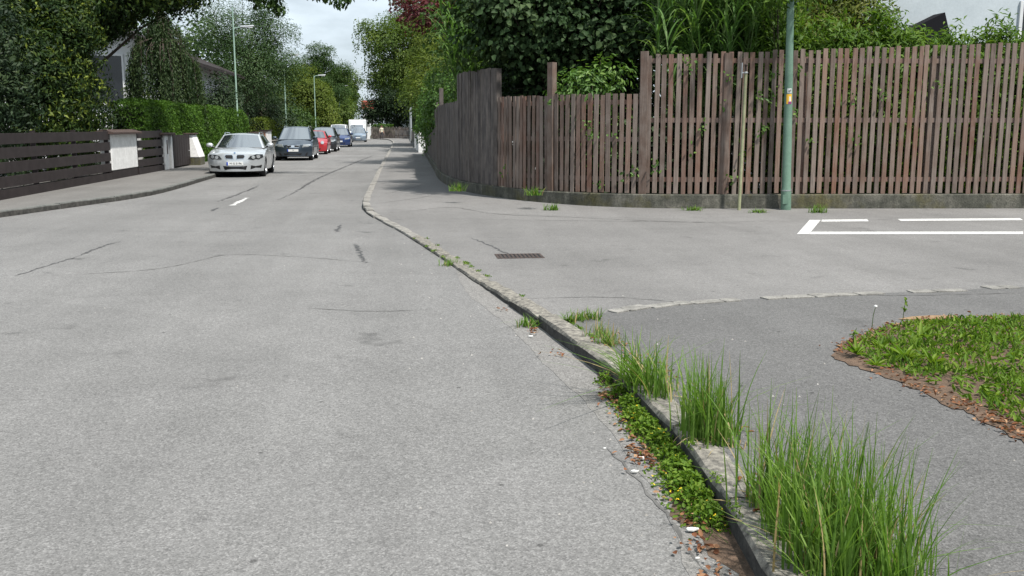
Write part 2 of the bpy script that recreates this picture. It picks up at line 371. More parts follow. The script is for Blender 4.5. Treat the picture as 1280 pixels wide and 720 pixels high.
def stone_mesh(name, n=4, jit=.012, seed=0):
    """unit kerb stone: length 1 (x), width 1 (y), height 1 (z), slightly uneven chamfered edges"""
    r = random.Random(seed); mb = MB()
    prof = [(0, 0), (0, .86), (.06, .97), (.2, 1.0), (.8, 1.0), (.94, .98), (1, .9), (1, 0)]
    rows = []
    for i in range(n+1):
        e = .012 if i in (0, n) else 0
        rows.append([(i/n, y+r.uniform(-jit, jit)*(2 if 0 < k < 7 else 0)+(e*(1 if y < .5 else -1)), z+r.uniform(-jit, jit)*1.5*(z > 0)-e*3*(z > 0)) for k, (y, z) in enumerate(prof)])
    k = len(prof); vs = [p for r_ in rows for p in r_]; fs = []
    for i in range(n):
        for j in range(k-1): fs.append((i*k+j, i*k+j+1, (i+1)*k+j+1, (i+1)*k+j))
    fs += [tuple(range(k)), tuple(n*k+j for j in range(k-1, -1, -1))]
    mb.add(vs, fs); mb.m = [1 if (i < n*(k-1) and i % (k-1) == 0) else 0 for i in range(len(fs))]      # road-side face takes the darker second material
    return mb.mesh(name, smooth=35)
STONES = [stone_mesh('kerb_stone', 5, .02, s) for s in range(5)]
for me in STONES: me.materials.append(M['granite_near']); me.materials.append(M['kerb_face'])
STONES_F = [stone_mesh('kerb_stone', 2, .01, s+9) for s in range(3)]
for me in STONES_F: me.materials.append(M['granite']); me.materials.append(M['kerb_face'])
STONES_L = [stone_mesh('kerb_stone', 2, .008, s+19) for s in range(3)]
for me in STONES_L: me.materials.append(M['granite_top']); me.materials.append(M['kerb_face'])
def lay_kerb(parent, path, s0, s1, meshes, width, lens, top, depth=.12, side=1, gap=.012, seed=3):
    r = random.Random(seed); s = s0
    while s < s1-.1:
        L = r.choice(lens)*r.uniform(.92, 1.08)
        c = abs(np.arctan2(*path.dir(min(s+.3, path.L)))-np.arctan2(*path.dir(s)))
        if c > .06: L = min(L, .34)
        a = path.at(s); b = path.at(min(s+L, path.L)); d = b-a; q = math.atan2(d[1], d[0]); ln = np.linalg.norm(d)
        nrm = np.array([d[1], -d[0]])/max(ln, 1e-6)*side          # towards the pavement
        o = bpy.data.objects.new('kerb_stone', r.choice(meshes)); COL.objects.link(o); o.parent = parent
        zt = top(a[1])+r.uniform(-.004, .006)
        if side == 1:       # local +y must point to pavement: rotate so that local x runs backwards
            o.location = (b[0], b[1], zt-depth); o.rotation_euler = (r.uniform(-.02, .02), 0, q+math.pi)
        else:
            o.location = (a[0], a[1], zt-depth); o.rotation_euler = (r.uniform(-.02, .02), 0, q)
        o.location.x += nrm[0]*r.uniform(-.008, .008)
        o.scale = (max(ln-gap, .1), width, depth)
        s += L
kb = empty('kerb', (1.3, 4, 0)); tag(kb, 'long curving row of pale granite kerb stones, right side of the street', 'kerb', kind='structure')
kb.location = (0, 0, 0)
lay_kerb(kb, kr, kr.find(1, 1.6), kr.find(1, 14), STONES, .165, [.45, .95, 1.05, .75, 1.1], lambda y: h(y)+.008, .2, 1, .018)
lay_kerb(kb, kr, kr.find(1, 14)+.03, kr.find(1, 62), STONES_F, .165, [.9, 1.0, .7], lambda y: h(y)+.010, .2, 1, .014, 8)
def sweep(name, path, s0, s1, prof, mat, parent=None, step=.4, zoff=0, side=1, smooth=30):
    """prof: list of (offset to the pavement side, z)"""
    mb = MB(); qs = np.linspace(s0, s1, max(2, int((s1-s0)/step))); rows = []
    for q in qs:
        p = path.at(q); d = path.dir(q); n = np.array([d[1], -d[0]])*side
        rows.append([(p[0]+n[0]*o, p[1]+n[1]*o, z+zoff) for o, z in prof])
    k = len(prof); vs = [p for r_ in rows for p in r_]; fs = [(i*k+j, i*k+(j+1) % k, (i+1)*k+(j+1) % k, (i+1)*k+j) for i in range(len(qs)-1) for j in range(k)]
    fs += [tuple(range(k)), tuple((len(qs)-1)*k+j for j in range(k))]
    return mb.add(vs, fs).build(name, mat, parent, smooth=smooth)
sweep('far_kerb_run', kr, kr.find(1, 62), kr.find(1, 128), [(0, -.05), (0, .10), (.02, .115), (.15, .115), (.15, -.05)], M['granite'], kb)
kbl = empty('left_kerb'); tag(kbl, 'dark kerb stones along the left pavement beside the parked cars', 'kerb', kind='structure')
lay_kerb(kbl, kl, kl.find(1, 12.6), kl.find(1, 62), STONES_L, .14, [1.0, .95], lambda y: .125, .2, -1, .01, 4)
sweep('far_kerb_run', kl, kl.find(1, 62), kl.find(1, 128), [(0, -.05), (0, .11), (.02, .125), (.14, .125), (.14, -.05)], M['granite_dark'], kbl, side=-1)

# flush stone row at the edge of the side street
cs = empty('cobble_strip'); tag(cs, 'flush row of worn stones between side street and near pavement', 'kerb', kind='structure')
CB = []
for sd_ in range(4):
    r = random.Random(sd_+40); poly = []
    for (x, y) in [(0, 0), (.5, -.03), (1, 0), (1.02, .5), (1, 1), (.5, 1.03), (0, 1), (-.02, .5)]: poly.append((x+r.uniform(-.05, .05), y+r.uniform(-.08, .08)))
    me = MB().prism(poly, 0, 1).mesh('cobble', bevel=.04); me.materials.append(M['cobble']); CB.append(me)
s = .12; r = random.Random(2)
while s < 6.4:
    L = r.uniform(.16, .34); p = fl.at(s); d = fl.dir(s); q = math.atan2(d[1], d[0])
    if r.random() < .95-.07*s:
        o = bpy.data.objects.new('cobble', r.choice(CB)); COL.objects.link(o); o.parent = cs
        o.location = (p[0]+d[1]*.09, p[1]-d[0]*.09, h(p[1])-.04+r.uniform(0, .004)); o.rotation_euler = (0, 0, q+r.uniform(-.04, .04)); o.scale = (L-.02, r.uniform(.11, .17), .05)
    s += L

# painted markings and tar seams (thin sheets on the asphalt)
def strip(name, uv, w, mat, parent, zf, z=.004, taper=True, seed=0):
    pts = [ground(u, v, zf(0)) for u, v in uv]; pts = [np.array(ground(u, v, zf(p[1]))) for (u, v), p in zip(uv, pts)]
    pp = Path(pts, .15) if len(pts) > 1 else None; r = random.Random(seed+len(uv)*7+int(uv[0][0])); L = []; Rr = []
    n = max(4, int(pp.L/.07))
    for i in range(n+1):
        q = pp.L*i/n; p = pp.at(q); d = pp.dir(q); nn = np.array([-d[1], d[0]])
        ww = w*r.choice((.3, .55, .8, 1.0, 1.25))*r.uniform(.8, 1.2)*(.72 if taper else 1)*(min(1, .25+4*min(i, n-i)/n) if taper else 1); j = r.uniform(-.55, .55)*w if taper else 0
        a = p+nn*(ww/2+j); b = p-nn*(ww/2-j); L.append((a[0], a[1], zf(a[1])+z)); Rr.append((b[0], b[1], zf(b[1])+z))
    mb = MB(); k = len(L); mb.add(L+Rr, [(k+i, k+i+1, i+1, i) for i in range(k-1)])
    return mb.build(name, mat, parent)
Z0 = lambda y: 0.0
for uv, w in [([(348, 250), (372, 238), (400, 222), (440, 205), (470, 193)], .09), ([(272, 252), (300, 242), (324, 232)], .08), ([(266, 264), (271, 260)], .09),
              ([(100, 320), (125, 309), (152, 302)], .05), ([(421, 290), (423, 285), (426, 281)], .08), ([(443, 305), (450, 315), (457, 329)], .07),
              ([(20, 345), (60, 332), (100, 320)], .04)]:
    strip('tar_seam', uv, w, M['tar'], rd, Z0)
for uv in [[(60, 288), (140, 289), (240, 289.5), (330, 290), (420, 290.5)], [(20, 346), (100, 343), (190, 337), (240, 328), (280, 319), (330, 319), (400, 323), (480, 330)], [(385, 385), (430, 388), (470, 389.5), (540, 387)],
           [(760, 560), (830, 640), (880, 719)]]:
    strip('asphalt_joint', uv, .022, M['seam'], rd, Z0, .003)
hs = lambda y: h(y)
strip('tar_seam', [(590, 298), (612, 307), (637, 319)], .045, M['tar'], ss_, hs)
for uv, w in [([(468, 268), (520, 264), (566, 260), (620, 268), (720, 272), (860, 277.5), (1000, 276)], .05), ([(560, 273), (640, 275), (800, 277), (960, 280)], .03), ([(850, 296), (866, 297)], .06), ([(1080, 369), (1180, 368), (1270, 366)], .03),
              ([(648, 373), (760, 371), (860, 378), (930, 381)], .02), ([(470, 255), (520, 248), (545, 243)], .04), ([(480, 243), (525, 232)], .05)]:
    strip('asphalt_joint', uv, w, M['seam'], ss_, hs, .003)
strip('lane_marking', [(290, 257), (309, 247.5)], .14, M['white_line'], rd, Z0, .004, False)
def patch(name, quad, mat, parent, zf, z=.005):
    pts = [ground(u, v, zf(ground(u, v)[1])) for u, v in quad]
    return MB().add([(x, y, zf(y)+z) for x, y in pts], [tuple(range(len(pts)))]).build(name, mat, parent)
patch('parking_marking', [(996, 293), (1011, 293), (1026, 275.2), (1012, 275.2)], M['white_line'], ss_, hs)
patch('parking_marking', [(1026.5, 277.4), (1086, 277), (1084, 274.3), (1027.5, 274.9)], M['white_line'], ss_, hs)
patch('parking_marking', [(1126, 276.6), (1279, 275.6), (1275, 273), (1122, 274)], M['white_line'], ss_, hs)
patch('parking_marking', [(1011.5, 293.2), (1279, 293), (1279, 289.8), (1014, 290)], M['white_line'], ss_, hs)

# drain grate
gx0, gy0 = ground(622, 323, .04); gx1, _ = ground(682, 323, .04); gy1 = gy0+.42; gz = h(12)
dg = empty('drain_grate', (gx0, gy0, gz)); tag(dg, 'rusty iron gutter grate set in the side street asphalt', 'drain grate')
W_, D_ = gx1-gx0, .42
f = MB(); f.box((0, 0, -.02), (W_, .035, .006)); f.box((0, D_-.035, -.02), (W_, D_, .006)); f.box((0, .035, -.02), (.035, D_-.035, .006)); f.box((W_-.035, .035, -.02), (W_, D_-.035, .006)); f.build('frame', M['rust'], dg)
MB().box((.035, .035, .0012), (W_-.035, D_-.035, .0022)).build('shaft', M['black'], dg)
bar = MB().box((0, 0, 0), (.028, D_-.07, .004)).mesh('bar'); bar.materials.append(M['rust'])
for i in range(10):
    o = bpy.data.objects.new('bar', bar); COL.objects.link(o); o.parent = dg; o.location = (.045+i*(W_-.11)/9.5, .035, .003)

# ------------------------------------------------------------------ corner fence on its concrete plinth
FP = [(32, 16.2), (20, 17.15), (12.4, 17.75), (9.5, 18.0), (7.4, 18.18), (5.5, 18.36), (4.35, 18.68), (3.4, 19.25), (2.5, 20.3), (1.85, 21.85), (1.35, 23.9), (1.12, 26.5), (1.04, 30), (1.1, 36), (1.2, 56)]
fp = Path(FP, .15)
pw = sweep('plinth_wall', fp, 0, fp.L, [(0, -.08), (0, .315), (.012, .333), (.19, .333), (.20, .32), (.20, -.08)], M['concrete'], step=.25); tag(pw, 'low mossy concrete plinth curving under the tall wooden fence', 'wall')
fence = empty('wooden_fence', (5, 18.4, .33)); fence.location = (0, 0, 0); tag(fence, 'tall weathered wooden slat fence curving round the street corner', 'fence')
def slat_mesh(w, t, c=.004):
    a, b = w/2, t/2; prof = [(-a+c, -b), (a-c, -b), (a, -b+c), (a, b), (-a, b), (-a, -b+c)]
    me = MB().prism(prof, 0, 1).mesh('slat'); return me
SL_T = slat_mesh(.090, .024); SL_T.materials.append(M['wood']); SL_G = slat_mesh(.125, .022); SL_G.materials.append(M['wood_grey'])
PO_T = slat_mesh(.15, .13, .01); PO_T.materials.append(M['wood']); PO_G = slat_mesh(.13, .12, .01); PO_G.materials.append(M['wood_grey'])
def s_at_u(u, off=.1):                     # arc position whose base is seen at picture column u (used once to measure the sections)
    best = None
    for q in np.arange(0, fp.L, .05):
        p = fp.at(q); d = np.array([p[0]*math.cos(YAW)-p[1]*math.sin(YAW), p[0]*math.sin(YAW)+p[1]*math.cos(YAW)])
        if best is None or abs(d[0]/d[1]*FPX*math.cos(PITCH)+640-u) < best[0]: best = (abs(d[0]/d[1]*FPX*math.cos(PITCH)+640-u), q)
    return best[1]
S_A, S_B, S_C, S_D = s_at_u(800), s_at_u(618), s_at_u(572), s_at_u(550)
S_MID = s_at_u(685)
r = random.Random(17)
def off_pt(q, o): p = fp.at(q); d = fp.dir(q); return p[0]+d[1]*o*-1, p[1]+d[0]*o     # o > 0: behind the fence line
def behind(q, o):
    p = fp.at(q); d = fp.dir(q); n = np.array([d[1], -d[0]]); return p+n*o
def put(me, name, q, o, z0, z1, jit=.006):
    p = behind(q, o); d = fp.dir(q)
    ob = bpy.data.objects.new(name, me); COL.objects.link(ob); ob.parent = fence
    ob.location = (p[0]+r.uniform(-jit, jit), p[1]+r.uniform(-jit, jit), z0); ob.rotation_euler = (r.uniform(-.006, .006), r.uniform(-.008, .008), math.atan2(d[1], d[0])+math.pi)
    ob.scale = (r.uniform(.93, 1.05), 1, z1-z0)
    return ob
q = fp.find(0, 14.2); SL_END = fp.find(1, 33)
while q < SL_END:
    if q < S_A: top, me, st = 3.0+.034*(fp.at(q)[0]-4.6), SL_T, .141
    elif q < S_B: top, me, st = 2.28, SL_T, .133
    elif q < S_C: top, me, st = 2.92, SL_G, .131
    else: top, me, st = 2.26, SL_G, .131
    p = fp.at(q); pole_near = abs(p[0]-6.62) < .06
    put(me, 'slat', q, .075, .345+r.uniform(-.012, .012), top+r.uniform(-.02, .02))
    q += st*r.uniform(.96, 1.04)
mb = MB()                                  # beyond: slats seen edge to edge
for q in np.arange(SL_END, fp.find(1, 55), .14):
    p = behind(q, .075); d = fp.dir(q); a = .062
    mb.add([(p[0]+sx*d[0]*a+sy*d[1]*.011, p[1]+sx*d[1]*a-sy*d[0]*.011, z) for z in (.345, 2.24) for sx, sy in ((-1, -1), (1, -1), (1, 1), (-1, 1))], [(3, 2, 1, 0), (4, 5, 6, 7), (0, 1, 5, 4), (1, 2, 6, 5), (2, 3, 7, 6), (3, 0, 4, 7)])
o = mb.build('slat_run', M['wood_grey'], fence); tag(o, kind='stuff')
mb = MB()                                  # the same fence goes on to the right of the picture
for q in np.arange(.3, fp.find(0, 14.2)-.1, .141):
    p = behind(q, .075); d = fp.dir(q); a = .045; zt_ = 3.0+.034*(min(p[0], 20)-4.6)+r.uniform(-.02, .02)
    mb.add([(p[0]+sx*d[0]*a+sy*d[1]*.012, p[1]+sx*d[1]*a-sy*d[0]*.012, z) for z in (.345, zt_) for sx, sy in ((-1, -1), (1, -1), (1, 1), (-1, 1))], [(3, 2, 1, 0), (4, 5, 6, 7), (0, 1, 5, 4), (1, 2, 6, 5), (2, 3, 7, 6), (3, 0, 4, 7)])
o = mb.build('slat_run', M['wood'], fence); tag(o, kind='stuff')
for (a, b, zs) in ((.2, S_A, (.62, 1.77, 2.90)), (S_A, S_B, (.62, 1.40, 2.12)), (S_B, S_C, (.62, 1.5, 2.7)), (S_C, fp.find(1, 55), (.62, 1.4, 2.1))):
    for z in zs:
        sweep('rail', fp, a+.06, b-.06, [(.092, z-.045), (.092, z+.045), (.13, z+.045), (.13, z-.045)], M['wood'], fence, step=.5)
for q, top, me in ((fp.find(0, 12.9), 3.0, PO_T), (fp.find(0, 10.35), 3.0, PO_T), (fp.find(0, 7.85), 2.98, PO_T), (fp.find(0, 6.3), 3.04, PO_T), (S_A, 3.08, PO_T), (S_MID, 2.93, PO_T), (S_B, 2.9, PO_G), (S_C, 2.9, PO_G), (S_D, 2.76, PO_G), (fp.find(1, 31), 2.4, PO_G)):
    put(me, 'post', q, .205 if top in (3.0, 2.98) else .10, .335, top, 0)

# ------------------------------------------------------------------ poles in front of the fence
def lathe(mb, prof, n=20, c=(0, 0), mi=0):
    vs = [(c[0]+rr*math.cos(2*math.pi*j/n), c[1]+rr*math.sin(2*math.pi*j/n), z) for rr, z in prof for j in range(n)]
    fs = [(i*n+j, i*n+(j+1) % n, (i+1)*n+(j+1) % n, (i+1)*n+j) for i in range(len(prof)-1) for j in range(n)]
    fs += [tuple(range(n-1, -1, -1)), tuple((len(prof)-1)*n+j for j in range(n))]
    return mb.add(vs, fs, mi)
lp1 = empty('street_lamp', (7.39, 17.98, h(18))); lp1.rotation_euler = (0, R(-1.4), 0); tag(lp1, 'green steel lamp post with stickers in front of the wooden fence', 'street lamp', 'street lamps')
lathe(MB(), [(.098, -.05), (.098, .38), (.094, .40), (.086, .42), (.078, 2.2), (.070, 3.1), (.045, 6.2), (.04, 6.5)]).build('mast', M['pole_green'], lp1, smooth=40)
lathe(MB(), [(.101, .365), (.101, .385)]).build('collar', M['steel'], lp1, smooth=40)
MB().box((.097*math.cos(R(-140))-.03, -.1005, .12), (.0, -.088, .30)).build('service_door', M['pole_green'], lp1)
MB().tube([(0, 0, 6.4), (-.1, -.3, 6.55), (-.15, -.9, 6.62)], [.03, .028, .026], 8).build('arm', M['pole_green'], lp1, smooth=40)
MB().box((-.27, -1.5, 6.58), (-.05, -.85, 6.68)).build('lamp_head', M['steel'], lp1, bevel=.02)
def sticker(name, z0, z1, a0, a1, mats, rad):
    mb = MB(); mb.grid(lambda a, b: ((rad)*math.cos(a0+(a1-a0)*a), rad*math.sin(a0+(a1-a0)*a), z0+(z1-z0)*b), 6, 4)
    for i in range(len(mb.f)): mb.m[i] = 0 if len(mats) == 1 else (1 if (i % 4 < 1 and i//4 > 1) else 2 if (i % 4 in (1, 2) and 2 < i//4 < 5) else 0)
    return mb.build(name, mats, lp1, smooth=60)
M['st_white'] = plain('sticker_white', (.62, .64, .62), .5); M['st_yel'] = plain('sticker_yellow', (.75, .42, .03), .5); M['st_pur'] = plain('sticker_purple', (.22, .04, .16), .5)
o = sticker('sticker', 2.22, 2.31, R(-128), R(-70), [M['st_white']], .0805); o['label'] = 'small white sticker with dark marks'
lg = MB()
for (x0, x1, z0, z1) in ((-.012, .004, 2.235, 2.245), (-.012, -.004, 2.245, 2.28), (.004, .014, 2.255, 2.295), (-.03, -.022, 2.24, 2.29)):
    lg.box((x0, -.0835, z0), (x1, -.0805, z1))
lg.build('print_mark', M['ink'], o)
o = sticker('sticker', 2.02, 2.205, R(-138), R(-66), [M['st_yel'], M['st_pur'], M['st_white']], .0815); o['label'] = 'yellow sticker with white and purple patches'
tp = empty('thin_pole', (6.45, 17.98, h(18))); tp.rotation_euler = (0, R(.6), 0); tag(tp, 'thin pale green pole with a broken bracket at its top', 'pole')
lathe(MB(), [(.034, -.05), (.034, .02), (.031, .03), (.030, 2.62)], 14).build('tube', M['pole_pale'], tp, smooth=40)
lathe(MB(), [(.026, 2.62), (.024, 2.73), (.036, 2.735), (.036, 2.755), (.01, 2.765)], 14).build('cap', M['rust'], tp, smooth=40)
lathe(MB(), [(.04, 2.585), (.042, 2.59), (.042, 2.61), (.04, 2.615)], 14).build('clamp', M['steel'], tp, smooth=40)
MB().box((-.10, -.05, 2.50), (-.085, .03, 2.78)).box((-.085, -.012, 2.59), (-.035, .012, 2.61)).build('bracket_plate', M['steel'], tp)

# ------------------------------------------------------------------ street lamps of the left side
def far_lamp(x, y, ztop, arm_z, label):
    o = empty('street_lamp', (x, y, .1)); tag(o, label, 'street lamp', 'street lamps')
    lathe(MB(), [(.085, 0), (.08, 1.0), (.052, 1.1), (.035, ztop-.15)], 10).build('mast', M['lamp_green'], o, smooth=50)
    MB().tube([(0, 0, arm_z-.2), (.12, 0, arm_z-.06), (.5, 0, arm_z-.02)], .03, 8).build('arm', M['lamp_green'], o, smooth=50)
    hd = MB().add([(.35, -.12, arm_z-.05), (1.1, -.10, arm_z+.02), (1.1, .10, arm_z+.02), (.35, .12, arm_z-.05), (.38, -.10, arm_z+.05), (1.05, -.07, arm_z+.09), (1.05, .07, arm_z+.09), (.38, .10, arm_z+.05)],
              [(3, 2, 1, 0), (4, 5, 6, 7), (0, 1, 5, 4), (1, 2, 6, 5), (2, 3, 7, 6), (3, 0, 4, 7)]).build('lamp_head', M['steel'], o, bevel=.015)
    MB().box((.5, -.08, arm_z-.06), (1.0, .08, arm_z-.02)).build('diffuser', M['plate'], hd)
far_lamp(-8.78, 53.6, 7.9, 6.75, 'tall mast rising behind the trimmed hedge, lamp arm below its tip')
far_lamp(-8.2, 70.5, 6.6, 6.5, 'street lamp half hidden against the silvery tree')
far_lamp(-8.1, 93, 6.35, 6.25, 'street lamp standing behind the red car before the yellow-green tree')
far_lamp(-7.7, 123, 6.6, 6.5, 'most distant street lamp, above the white box van')
up = empty('utility_pole', (.78, 92, .1)); tag(up, 'pale slim post at the edge of the far right pavement', 'post')
lathe(MB(), [(.11, 0), (.10, 3.3), (.09, 3.35)], 10).build('shaft', M['steel'], up, smooth=50)
lathe(MB(), [(.12, 3.35), (.12, 3.42), (.02, 3.46)], 10).build('cap', M['roof_dark'], up, smooth=50)

# ------------------------------------------------------------------ left garden boundary
LX = -8.5
def board_fence(y0, y1, label, nb=4, xoff=0.0):
    o = empty('board_fence', (LX, y0, .115)); tag(o, label, 'fence', 'brown board fences of the left garden')
    L = y1-y0; bd = MB().box((-.015, 0, 0), (.015, 1, .235)).mesh('board', bevel=.003); bd.materials.append(M['brown_board'])
    for i in range(nb):
        k = bpy.data.objects.new('board', bd); COL.objects.link(k); k.parent = o; k.location = (.03, 0, .24+i*.305); k.scale = (1, L, 1)
    n = max(2, int(L/2.4)+1)
    for i in range(n): MB().box((-.09, -.04, 0), (.012, .04, .22+nb*.305)).build('post', M['brown_board'], o).location = (0, .1+(L-.2)*i/(n-1), 0)
    MB().box((-.14, 0, -.2), (.06, L, .20)).build('footing', M['brown_board'], o)
    return o
board_fence(18.0, 29.35, 'long dark brown board fence left of the white rendered panel')
board_fence(32.25, 35.6, 'short dark brown board fence between white panel and gate portal')
wp = empty('garden_wall', (LX, 29.4, .115)); tag(wp, 'white rough-rendered wall panel with brown tiled coping', 'wall')
MB().box((-.26, 0, .26), (.06, 2.75, 1.31)).build('panel', M['render_white'], wp, bevel=.012)
MB().box((-.24, .02, -.15), (.045, 2.73, .257)).build('footing', M['brown_board'], wp)
cp = empty('coping', parent=wp)
ct = MB().add([(-.42, 0, 0), (.2, 0, 0), (.2, .44, 0), (-.42, .44, 0), (-.42, 0, .05), (.2, 0, .05), (.2, .44, .05), (-.42, .44, .05), (-.11, 0, .13), (-.11, .44, .13)],
              [(3, 2, 1, 0), (0, 1, 5, 8, 4), (2, 3, 7, 9, 6), (1, 2, 6, 5), (3, 0, 4, 7), (5, 6, 9, 8), (8, 9, 7, 4)]).mesh('coping_tile'); ct.materials.append(M['brown_tile'])
for i in range(7): k = bpy.data.objects.new('coping_tile', ct); COL.objects.link(k); k.parent = cp; k.location = (0, -.18+i*.446, 1.315)
gp = empty('gate_portal', (LX, 35.7, .115)); tag(gp, 'white gate portal with letterbox slot and brown coping', 'gate')
MB().box((-.3, 0, 0), (.08, .55, 1.22)).build('post', M['render_white'], gp, bevel=.01)
MB().box((-.3, 1.0, 0), (.08, 1.22, 1.22)).build('post', M['render_white'], gp, bevel=.01)
MB().box((-.1, .55, .04), (-.05, 1.0, 1.16)).build('door', M['brown_board'], gp)
MB().box((.081, .3, .55), (.09, .42, 1.05)).build('letterbox', M['brown_tile'], gp)
MB().box((-.4, -.45, 1.225), (.18, 1.35, 1.31)).build('coping', M['brown_tile'], gp, bevel=.02)
MB().box((-.62, -2.0, 0), (-.35, -.5, 1.15)).build('inner_wall', M['render_white'], gp)
gd = empty('garden_gate', (LX, 37.05, .115)); tag(gd, 'solid dark brown board gate right of the white portal', 'gate')
pl = MB().box((-.02, 0, 0), (.02, .19, 1.17)).mesh('plank', bevel=.004); pl.materials.append(M['brown_board'])
for i in range(14): k = bpy.data.objects.new('plank', pl); COL.objects.link(k); k.parent = gd; k.location = (.04+.004*(i % 2), .05+i*.2, .05)
MB().box((-.06, .02, .25), (.015, 2.85, .37)).build('cross_bar', M['brown_board'], gd); MB().box((-.06, .02, .9), (.015, 2.85, 1.02)).build('cross_bar', M['brown_board'], gd)
MB().tube([(.06, 2.6, .6), (.1, 2.6, .6), (.1, 2.48, .6)], .014, 8).build('handle', M['steel'], gd)
gpl = empty('gate_pillar', (LX, 40.0, .115)); tag(gpl, 'white rendered gate pillar flaring at its foot, left of silver car', 'pillar')
MB().add([(-.35, -.02, .3), (.42, -.02, .3), (.42, 1.0, .3), (-.35, 1.0, .3), (-.35, .05, 1.22), (.12, .05, 1.22), (.12, .95, 1.22), (-.35, .95, 1.22)], [(3, 2, 1, 0), (4, 5, 6, 7), (0, 1, 5, 4), (1, 2, 6, 5), (2, 3, 7, 6), (3, 0, 4, 7)]).build('shaft', M['render_white'], gpl, bevel=.03)
MB().box((-.33, .0, -.1), (.40, .98, .298)).build('footing', M['concrete'], gpl)
MB().box((-.4, -.02, 1.222), (.2, 1.0, 1.27)).build('cap', M['brown_tile'], gpl, bevel=.01)
bw = empty('brick_wall', (LX+.2, 55.6, .115)); tag(bw, 'orange brick garden wall behind the silver car', 'wall')
MB().box((-.24, 0, -.15), (0, 5.0, 1.16)).build('panel', M['brick'], bw); MB().box((-.28, -.02, 1.162), (.04, 5.02, 1.22)).build('coping', M['brown_tile'], bw)
wpl = empty('gate_pillar', (LX+.25, 60.9, .115)); tag(wpl, 'white pillar at the end of the orange brick wall', 'pillar')
MB().box((-.4, 0, -.15), (.05, 1.6, 1.25)).build('shaft', M['render_white'], wpl, bevel=.02); MB().box((-.46, -.06, 1.252), (.11, 1.66, 1.32)).build('cap', M['roof_dark'], wpl)
for i, y in enumerate((70, 84, 100)):
    o = empty('garden_wall', (-8.35, y-6.5, .115)); tag(o, ('low grey wall before the far hedge behind the dark minivan', 'low grey wall behind the red car', 'low grey wall behind the blue car')[i], 'wall', 'low grey garden walls')
    MB().box((-.2, 0, -.15), (0, 12.6, .6)).build('panel', M['concrete'], o); MB().box((-.23, 0, .602), (.03, 12.6, .65)).build('coping', M['granite'], o)

# right side, beyond the corner fence
for i, (y, x) in enumerate(((58.6, 1.12), (64.5, 1.05), (71, 1.05))):
    o = empty('gate_post', (x, y, .1)); tag(o, ('nearest white gate post past the end of the slat fence', 'second white gate post on the far right pavement', 'third, most distant white gate post on the right')[i], 'post', 'white gate posts on the right pavement')
    MB().box((-.2, -.2, -.1), (.25, .5, 1.3 if i == 0 else 1.15)).build('shaft', M['render_white'], o, bevel=.02); MB().box((-.23, -.23, 1.302 if i == 0 else 1.152), (.28, .53, 1.36 if i == 0 else 1.2)).build('cap', M['granite'], o)
ff = empty('garden_fence', (1.2, 72, .1)); tag(ff, 'low wooden fence along the far right pavement', 'fence')
MB().box((-.05, 0, .3), (0, 50, 1.2)).build('panel', M['wood_grey'], ff); MB().box((-.1, 0, -.15), (.1, 50, .3)).build('footing', M['concrete'], ff)
ef = empty('end_fence', (-4.2, 131, .05)); tag(ef, 'wooden picket fence, coloured dark for tree shade, closing the end of the street', 'fence')
pk = MB().box((-.07, -.015, 0), (.07, .015, 1.55)).mesh('picket'); pk.materials.append(M['wood_shaded'])
for i in range(34): k = bpy.data.objects.new('picket', pk); COL.objects.link(k); k.parent = ef; k.location = (.1+i*.17, 0, .02); k.scale = (1, 1, .92+.12*((i*7) % 5)/5)
MB().box((0, .016, .35), (5.9, .06, .47)).build('rail', M['wood_shaded'], ef); MB().box((0, .016, 1.1), (5.9, .06, 1.22)).build('rail', M['wood_shaded'], ef)
ew = empty('end_wall', (-5.4, 130.5, .05)); tag(ew, 'short pale wall beside the dark fence at the street end', 'wall')
MB().box((0, 0, -.1), (1.1, .4, 1.65)).build('panel', M['render_white'], ew); MB().box((-.05, -.05, 1.652), (1.15, .45, 1.72)).build('coping', M['granite'], ew)

